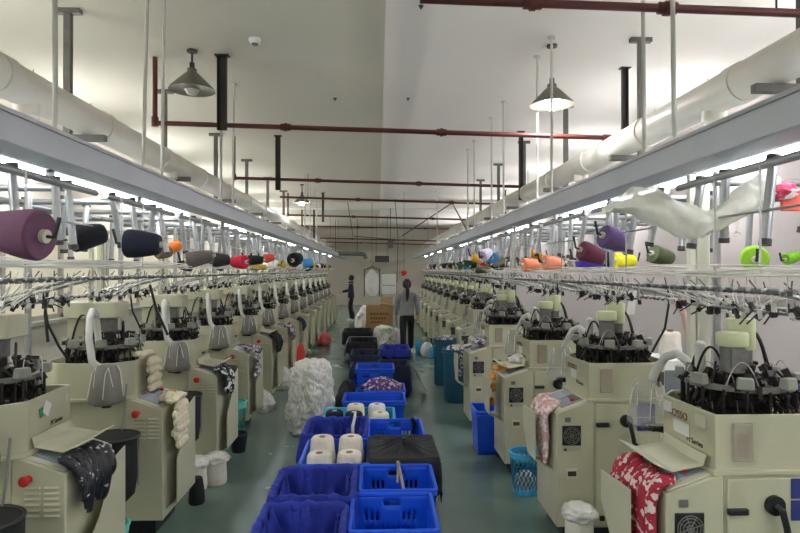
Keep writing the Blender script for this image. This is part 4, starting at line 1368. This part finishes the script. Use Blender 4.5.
for i in range(K - 1):
    for k in range(n):
        fs.append((i * n + k, i * n + (k + 1) % n, (i + 1) * n + (k + 1) % n, (i + 1) * n + k))
fs += [tuple(range(n - 1, -1, -1)), tuple((K - 1) * n + k for k in range(n))]
o = MB().add(vs, fs).build('plastic_sheet', M_SHEET, angle=80)
o.location = ctr[4]
tag(o, 'cream plastic sheet slung over the yarn creel, barrel side', 'plastic sheet')
lump('red_rag', two_tone('red_white_rag', (206, 70, 96), (236, 214, 210), 12, .6), at(780, 200, 2.74), (.15, .12, .10), 81., 'red and white rag at the end of the plastic sheet', 'rag', .25, 2.4, 4, .2, ridge=True)
o = MB().box((0, 0, 0), (.16, .02, .05)).box((0, 0, .05), (.16, .02, .05)).build('printed_packet', mat('orange_red_print', (224, 98, 82), .6), None, bevel=.004)
o.location = at(797, 206, 2.74)
tag(o, 'orange red printed packet hanging beside the red rag', 'packet')
for i, (px, py) in enumerate(((707, 234), (726, 234), (737, 234))):
    p = at(px, py, 2.87)
    t = thing('wire_hook', 'small white wire loop under the plastic sheet, %s from the second machine' % ORD[i], 'hook', p, 0, 'white wire loops')
    MB().tube([(.018 * math.cos(2 * PI * j / 14), 0, .011 * math.sin(2 * PI * j / 14)) for j in range(14)], .003, 6, True).build('loop', M_PINKW if i else M_WIRE, t)
    MB().cyl((-.006, 0, .01), (-.004, 0, .11), .0018, n=5).cyl((.006, 0, .01), (.004, 0, .11), .0018, n=5).build('loop_wire', M_WIRE, t)
p = at(684, 305, 3.6)
o = MB().tube([Vector((0, 0, .13)), Vector((-.01, 0, .06)), Vector((-.03, .01, .0)), Vector((.0, 0, -.06)), Vector((.015, 0, -.13)), Vector((.02, 0, -.20))], [.008, .022, .030, .018, .028, .012], 10).build('pink_rag', mat('pale_pink_rag', (222, 186, 176), .9, bump=.4))
o.location = p
tag(o, 'thin pale pink rag hanging by the cream service column', 'rag')
o = MB().add([(-.035, 0, -.09), (.025, 0, -.085), (.045, 0, .09), (-.01, 0, .095), (-.035, .003, -.09), (.025, .003, -.085), (.045, .003, .09), (-.01, .003, .095)], [(0, 1, 2, 3), (7, 6, 5, 4), (0, 4, 5, 1), (1, 5, 6, 2), (2, 6, 7, 3), (3, 7, 4, 0)]).build('card_tag', M_PAPER)
o.location = at(631, 303, 4.2)
tag(o, 'white card tag hanging above the second barrel side machine', 'tag')
p0, p1 = at(652, 352, 4.3), at(668, 285, 4.2)
o = MB().tube([Vector((0, 0, 0)), (p1 - p0) * .4 + Vector((.05, 0, -.02)), (p1 - p0) * .75 + Vector((.04, 0, 0)), p1 - p0], .009, 6).build('hanging_cable', M_BLACK)
o.location = p0
tag(o, 'black cable looping down behind the second barrel side machine', 'cable')
for (xa, ya, xb, yb, y, lab) in ((150, 285, 168, 335, 4.6, 'black cable dropping to the second window side machine'), (48, 285, 48, 342, 4.3, 'black cable dropping beside the window, near the first machine')):
    p0, p1 = at(xb, yb, y), at(xa, ya, y)
    o = MB().tube([Vector((0, 0, 0)), (p1 - p0) * .5 + Vector((-.02, 0, 0)), p1 - p0], .011, 6).build('hanging_cable', M_BLACK)
    o.location = p0
    tag(o, lab, 'cable')

# ------------------------------------------------------------ far end of the hall
def on_floor(px, y):
    p = at(px, 300, y)
    return Vector((p.x, y, 0))


y = 14.2
a, b = at(366, 306, y), at(393, 334, y)
w = b.x - a.x
t = thing('cardboard_box', 'open brown cardboard box with printed lines beside the woman', 'box', ((a.x + b.x) / 2, y + .25, 0))
zb = b.z
MB().span((-w / 2, -.25, 0), (w / 2, .25, zb)).build('lower_carton', M_KRAFT, t, bevel=.004)
bx = MB()
for s1 in ((-w / 2, -.25, w / 2, -.244), (-w / 2, .244, w / 2, .25), (-w / 2, -.25, -w / 2 + .006, .25), (w / 2 - .006, -.25, w / 2, .25)):
    bx.span((s1[0], s1[1], zb + .003), (s1[2], s1[3], a.z))
bx.span((-w / 2, -.25, zb), (w / 2, .25, zb + .006))
bx.build('box_wall', M_KRAFT, t)
MB().add([(w / 2, -.25, a.z), (w / 2, .25, a.z), (w / 2 - .3, .25, a.z + .06), (w / 2 - .3, -.25, a.z + .06)], [(0, 1, 2, 3)]).build('box_flap', M_KRAFT, t, solid=.006)
pr = MB()
for zz, ww in ((.72, .46), (.56, .4), (.42, .3)):
    for k in range(6):
        pr.box((-.2 + ww * k / 6, -.253, zb + (a.z - zb) * zz), (ww / 8, .002, .045))
pr.build('printed_text', mat('brown_print', (120, 88, 60), .8), t)
lump('white_bag', two_tone('white_grey_print_bag', (220, 220, 208), (130, 134, 130), 16, .63), on_floor(384, 12.9), (.44, .4, .60), 91., 'white printed sack standing before the cardboard box', 'bag', .12, 2.2, 5, .1, ridge=True, shape=lambda z: min(1.5, 1.0 / max(.5, math.sqrt(max(.0, 1 - z * z)) ** .8)) * (1.0 + .06 * z))
lump('clear_bag', M_BAG, on_floor(396, 13.3), (.22, .3, .55), 93., 'clear bag squeezed between sack and woman', 'bag', .16, 2.2, 5, .3, ridge=True)
lump('white_bag', M_BAG, on_floor(366, 15.6), (.55, .5, 1.0), 95., 'pale heaped bag behind the cardboard box', 'bag', .2, 2.2, 5, .3, ridge=True)
t = thing('tan_panel', 'tan board leaning behind the cardboard box', 'board', on_floor(387, 16.5))
MB().span((-.17, 0, 0), (.17, .03, 1.05)).build('board_face', mat('tan_board', (170, 146, 110), .8), t, bevel=.005)
# hanging suit bag
c = at(372, 283, 18)
t = thing('garment_bag', 'white garment bag on a hanger with dark edges', 'garment bag', (c.x, 18, c.z))
lump('bag_body', mat('translucent_garment_bag', (222, 222, 216), .5), (0, 0, -.42), (.40, .12, .88), 97., '', '', .05, 2, 4, .1, parent=t, shape=lambda z: 1.15 if z < .7 else .95)
MB().span((-.25, -.02, -.42), (-.22, .02, .40)).span((.22, -.02, -.42), (.25, .02, .40)).build('dark_edge', M_BRKD, t)
MB().tube([(-.26, 0, .40), (0, 0, .50), (.26, 0, .40)], .014, 6).tube([(0, 0, .5), (0, 0, .56), (.05, 0, .62), (.0, 0, .70), (-.05, 0, .66), (-.05, 0, .62)], .01, 6).build('coat_hanger', M_BRKD, t)
MB().cyl((0, 0, .70), (0, 0, HL - c.z), .006, n=6).build('hanger_wire', M_BRKD, t)
c = at(389, 285, 19)
t = thing('whiteboard', 'white board on a dark easel at the hall end', 'board', (c.x, 19, 0))
MB().span((-.24, 0, c.z - .30), (.24, .03, c.z + .36)).build('board_face', M_PAPER, t, bevel=.004)
MB().cyl((-.30, .03, 0), (-.20, .03, c.z + .40), .014, n=6).build('easel_leg', M_BRKD, t)
MB().cyl((.26, .03, 0), (.24, .03, c.z + .40), .014, n=6).build('easel_leg', M_BRKD, t)
MB().span((-.22, -.004, c.z - .02), (.2, 0, c.z)).build('board_stripe', mat('blue_marker', (110, 120, 180), .6), t)
c = at(382, 259, 22)
t = thing('dark_sign', 'small dark sign board hanging at the hall end', 'sign', (c.x, 22, c.z))
MB().span((-.27, 0, -.12), (.27, .05, .12)).build('sign_panel', M_BRKD, t, bevel=.006)
MB().cyl((-.22, .02, .12), (-.22, .02, HL - c.z), .008, n=6).cyl((.22, .02, .12), (.22, .02, HL - c.z), .008, n=6).build('hanger_wire', M_BRKD, t)
c = at(390.5, 244, 18)
t = thing('wall_speaker', 'grey box hanging where two cables meet', 'loudspeaker', (c.x, 18, c.z))
MB().span((-.08, -.08, -.12), (.08, .08, .12)).build('speaker_case', M_BRKT, t, bevel=.01)
MB().cyl((0, 0, .12), (0, 0, 3.72 - c.z), .01, n=6).build('hanger_rod', M_BRKD, t)
c = at(350, 254, 24)
t = thing('bent_duct', 'grey bent duct high on the hall end', 'duct', (c.x, 24, c.z))
MB().tube([(-.9, 0, .02), (0, 0, .02), (.5, 0, .0), (.62, 0, -.05), (.66, 0, -.2)], .09, 14).build('duct_tube', M_BRKT, t)
MB().cyl((-.6, 0, .05), (-.6, 0, HL - c.z), .012, n=6).cyl((.3, 0, .05), (.3, 0, HL - c.z), .012, n=6).build('hanger_rod', M_BRKD, t)
# floor things on the far barrel side
for i, (px, w, h, m_, lab) in enumerate(((419, .16, .42, M_CRATEL, 'light blue bag on the floor past the woman'), (427, .26, .36, M_PAPER, 'white bag on the floor past the woman'), (433, .16, .3, M_CRATEL, 'small light blue bag by the sixth barrel side machine'))):
    lump('floor_bag', m_, on_floor(px, 12.4 - i * .25), (w, .26, h), 110 + i, lab, 'bag', .14, 2.2, 4, .4)


# ------------------------------------------------------------------ people
def skin_mesh(name, chains, m, parent=None, sub=2, sm=.0):
    """one surface grown over joint chains: every chain is a list of (x, y, z, radius); points with equal coordinates join"""
    vs, es, rs, idx, roots = [], [], [], {}, []
    for ch in chains:
        last = None
        for (x, y, z, r) in ch:
            k = (round(x, 4), round(y, 4), round(z, 4))
            if k not in idx:
                idx[k] = len(vs)
                vs.append((x, y, z))
                rs.append(r)
            i = idx[k]
            if last is not None and last != i:
                es.append((last, i))
            elif last is None and ch[0] is not None:
                pass
            last = i
    comp = list(range(len(vs)))

    def find(a):
        while comp[a] != a:
            a = comp[a]
        return a
    for a, b_ in es:
        comp[find(a)] = find(b_)
    me = bpy.data.meshes.new(name)
    me.from_pydata(vs, es, [])
    me.materials.append(m)
    o = bpy.data.objects.new(name, me)
    COL.objects.link(o)
    o.parent = parent
    q_ = o.modifiers.new('skin', 'SKIN')
    q_.use_smooth_shade = True
    if not me.skin_vertices:
        bpy.context.view_layer.objects.active = o
    sd = me.skin_vertices[0].data
    seen = set()
    for i, r in enumerate(rs):
        rr = r if isinstance(r, tuple) else (r, r)
        sd[i].radius = rr
        sd[i].use_root = False
        f = find(i)
        if f not in seen:
            seen.add(f)
            sd[i].use_root = True
    q2 = o.modifiers.new('sub', 'SUBSURF')
    q2.levels = q2.render_levels = sub
    return o


def hand(w, d, s):
    """palm and five separate curled fingers: w wrist, d direction down the hand, s thumb side"""
    w, d, s = Vector(w), Vector(d).normalized(), Vector(s).normalized()
    nrm = d.cross(s)
    out = []
    for k, ln in enumerate((.066, .074, .070, .056)):
        b0 = w + d * .045 + s * (.024 - .016 * k)
        b1 = w + d * .085 + s * (.027 - .018 * k)
        b2 = b1 + d * ln * .55 - nrm * .010
        b3 = b2 + d * ln * .40 - nrm * .022
        out.append([tuple(b0) + (.011,), tuple(b1) + (.0095,), tuple(b2) + (.0085,), tuple(b3) + (.007,)])
    t0 = w + d * .03 + s * .018
    t1 = w + d * .055 + s * .045
    t2 = w + d * .09 + s * .052
    out.append([tuple(t0) + (.012,), tuple(t1) + (.011,), tuple(t2) + (.008,)])
    return out


def person(label, loc, rz, jacket, trousers, stride=.0, reach=0., tall=1.6, ponytail=True):
    """figure facing +y in its own frame"""
    t = thing('person', label, 'person', loc, rz)
    k = tall / 1.6
    V = lambda x, y, z, r: (x * k, y * k, z * k, tuple(q_ * k for q_ in r) if isinstance(r, tuple) else r * k)
    pel = V(0, 0, .86, (.10, .08))
    chest = V(0, .005, 1.17, (.135, .095))
    neck0 = V(0, 0, 1.32, .06)
    ch = [[pel, V(0, 0, 1.0, (.115, .085)), chest, neck0, V(0, .01, 1.37, .046), V(0, .015, 1.42, .058), V(0, .012, 1.50, (.078, .088)), V(0, .005, 1.56, (.066, .07))]]
    arms = []
    hands = []
    for s in (-1, 1):
        f = s * stride
        ch.append([pel, V(s * .085, f * .03, .80, .07), V(s * .09, f * .16 + .02, .45, .052), V(s * .09, f * .16 - .05 * (f < 0) - .02, .22, .048), V(s * .09, f * .18 - .02, .07, .034), V(s * .095, f * .18 + .10, .035, .030)])
        rx = reach if s > 0 else 0
        el = V(s * .222, -.02 + .12 * rx - f * .05, 1.03 + .05 * rx, .042)
        wr = V(s * .235, .06 + .34 * rx - f * .08, .80 + .25 * rx, .028)
        arms.append([chest, V(s * .13, 0, 1.28, .06), V(s * .185, 0, 1.26, .055), el, wr])
        hd = Vector((0, .25 + rx, -1 + rx))
        w = Vector(wr[:3])
        d = hd.normalized()
        pe = w + d * .07 * k
        arms[-1].append((pe.x, pe.y, pe.z, (.034 * k, .018 * k)))
        hands += hand(w, d, Vector((-s * .25, 1, .2)))
    nose = [V(0, .012, 1.50, (.078, .088)), V(0, .105, 1.485, .013)]
    ears = [[V(0, .012, 1.50, (.078, .088)), V(s * .085, .0, 1.485, .014)] for s in (-1, 1)]
    body = skin_mesh('body', ch + arms + [nose] + ears + hands, M_SKIN, t)
    g = MB()
    for s in (-1, 1):
        g.ball((s * .03 * k, .088 * k, 1.505 * k), (.012 * k, .008 * k, .008 * k))
    g.build('eye', M_BLACK, t)
    MB().ball((0, .088 * k, 1.452 * k), (.024 * k, .008 * k, .006 * k)).build('mouth', mat('lips', (170, 96, 90), .5), t)
    # clothes
    jc = [[V(0, 0, .80, (.178, .135)), V(0, 0, .86, (.172, .13)), V(0, 0, 1.0, (.150, .112)), V(0, .005, 1.17, (.158, .118)), V(0, 0, 1.30, (.09, .075)), V(0, .0, 1.345, (.062, .06))]]
    for a in arms:
        s = 1 if a[2][0] > 0 else -1
        e, w = a[3], a[4]
        jc.append([V(0, .005, 1.17, (.158, .118)), (a[1][0], a[1][1], a[1][2], .078 * k), (a[2][0], a[2][1], a[2][2], .072 * k), (e[0], e[1], e[2], .06 * k), (w[0], w[1], w[2] + .01, .044 * k)])
    skin_mesh('jacket', jc, jacket, t)
    MB().lathe([(.05 * k, 1.33 * k), (.085 * k, 1.335 * k), (.095 * k, 1.355 * k), (.07 * k, 1.385 * k), (.052 * k, 1.38 * k)], 18).build('collar', jacket, t)
    tr = [[V(0, 0, .92, (.13, .105)), V(0, 0, .86, (.148, .115))]]
    for s in (-1, 1):
        f = s * stride
        tr.append([V(0, 0, .86, (.148, .115)), V(s * .088, f * .03, .78, .098), V(s * .09, f * .16 + .02, .45, .072), V(s * .09, f * .16 - .05 * (f < 0) - .02, .22, .068), V(s * .09, f * .18 - .02, .075, .062)])
    skin_mesh('trousers', tr, trousers, t)
    for s in (-1, 1):
        f = s * stride
        MB().ball((s * .092 * k, (f * .18 + .035) * k, .045), (.042, .115, .046)).box((s * .092 * k, (f * .18 + .035) * k, .01), (.075, .22, .02)).build('shoe', M_PAPER, t, bevel=.004)
    b = MB()
    b.lathe([(1e-4, .105), (.05, .098), (.088, .06), (.098, .0), (.094, -.06), (.07, -.09)], 20, Matrix.Translation((0, -.012 * k, 1.505 * k)) @ Matrix.Rotation(.32, 4, 'X'))
    if ponytail:
        b.tube([(0, -.09 * k, 1.53 * k), (0, -.135 * k, 1.47 * k), (.005, -.15 * k, 1.36 * k), (.0, -.155 * k, 1.22 * k), (-.01, -.15 * k, 1.12 * k)], [.03, .04, .042, .034, .01], 10)
    b.build('hair', M_HAIR, t)
    return t


M_JACKET = mat('grey_jacket_cloth', (150, 150, 150), .85, var=.06, bump=.2)
M_TROUS = mat('black_trouser_cloth', (26, 26, 30), .8, var=.1)
person('person in a grey jacket and black trousers walking away, ponytail', (at(407, 300, 12.6).x, 12.6, 0), 0, M_JACKET, M_TROUS, .75, 0., 1.6)
person('distant person in dark clothes standing at the window side machines', (at(351, 300, 20.5).x, 20.5, 0), PI / 2, M_CLOTHN, M_TROUS, .1, .8, 1.62, False)

# ----------------------------------------------------------------- rendering
w = bpy.data.worlds.new('world')
S.world = w
w.use_nodes = True
w.node_tree.nodes['Background'].inputs['Color'].default_value = (.8, .88, 1, 1)
w.node_tree.nodes['Background'].inputs['Strength'].default_value = .6
S.view_settings.view_transform = 'Standard'
S.view_settings.look = 'None'
S.view_settings.exposure = 2.0
S.view_settings.gamma = 1
S.view_settings.use_curve_mapping = False
S.cycles.use_denoising = True
S.cycles.max_bounces = 8
S.cycles.transparent_max_bounces = 12
S.cycles.sample_clamp_indirect = 8
for n_ in ('R', 'L'):
    pass
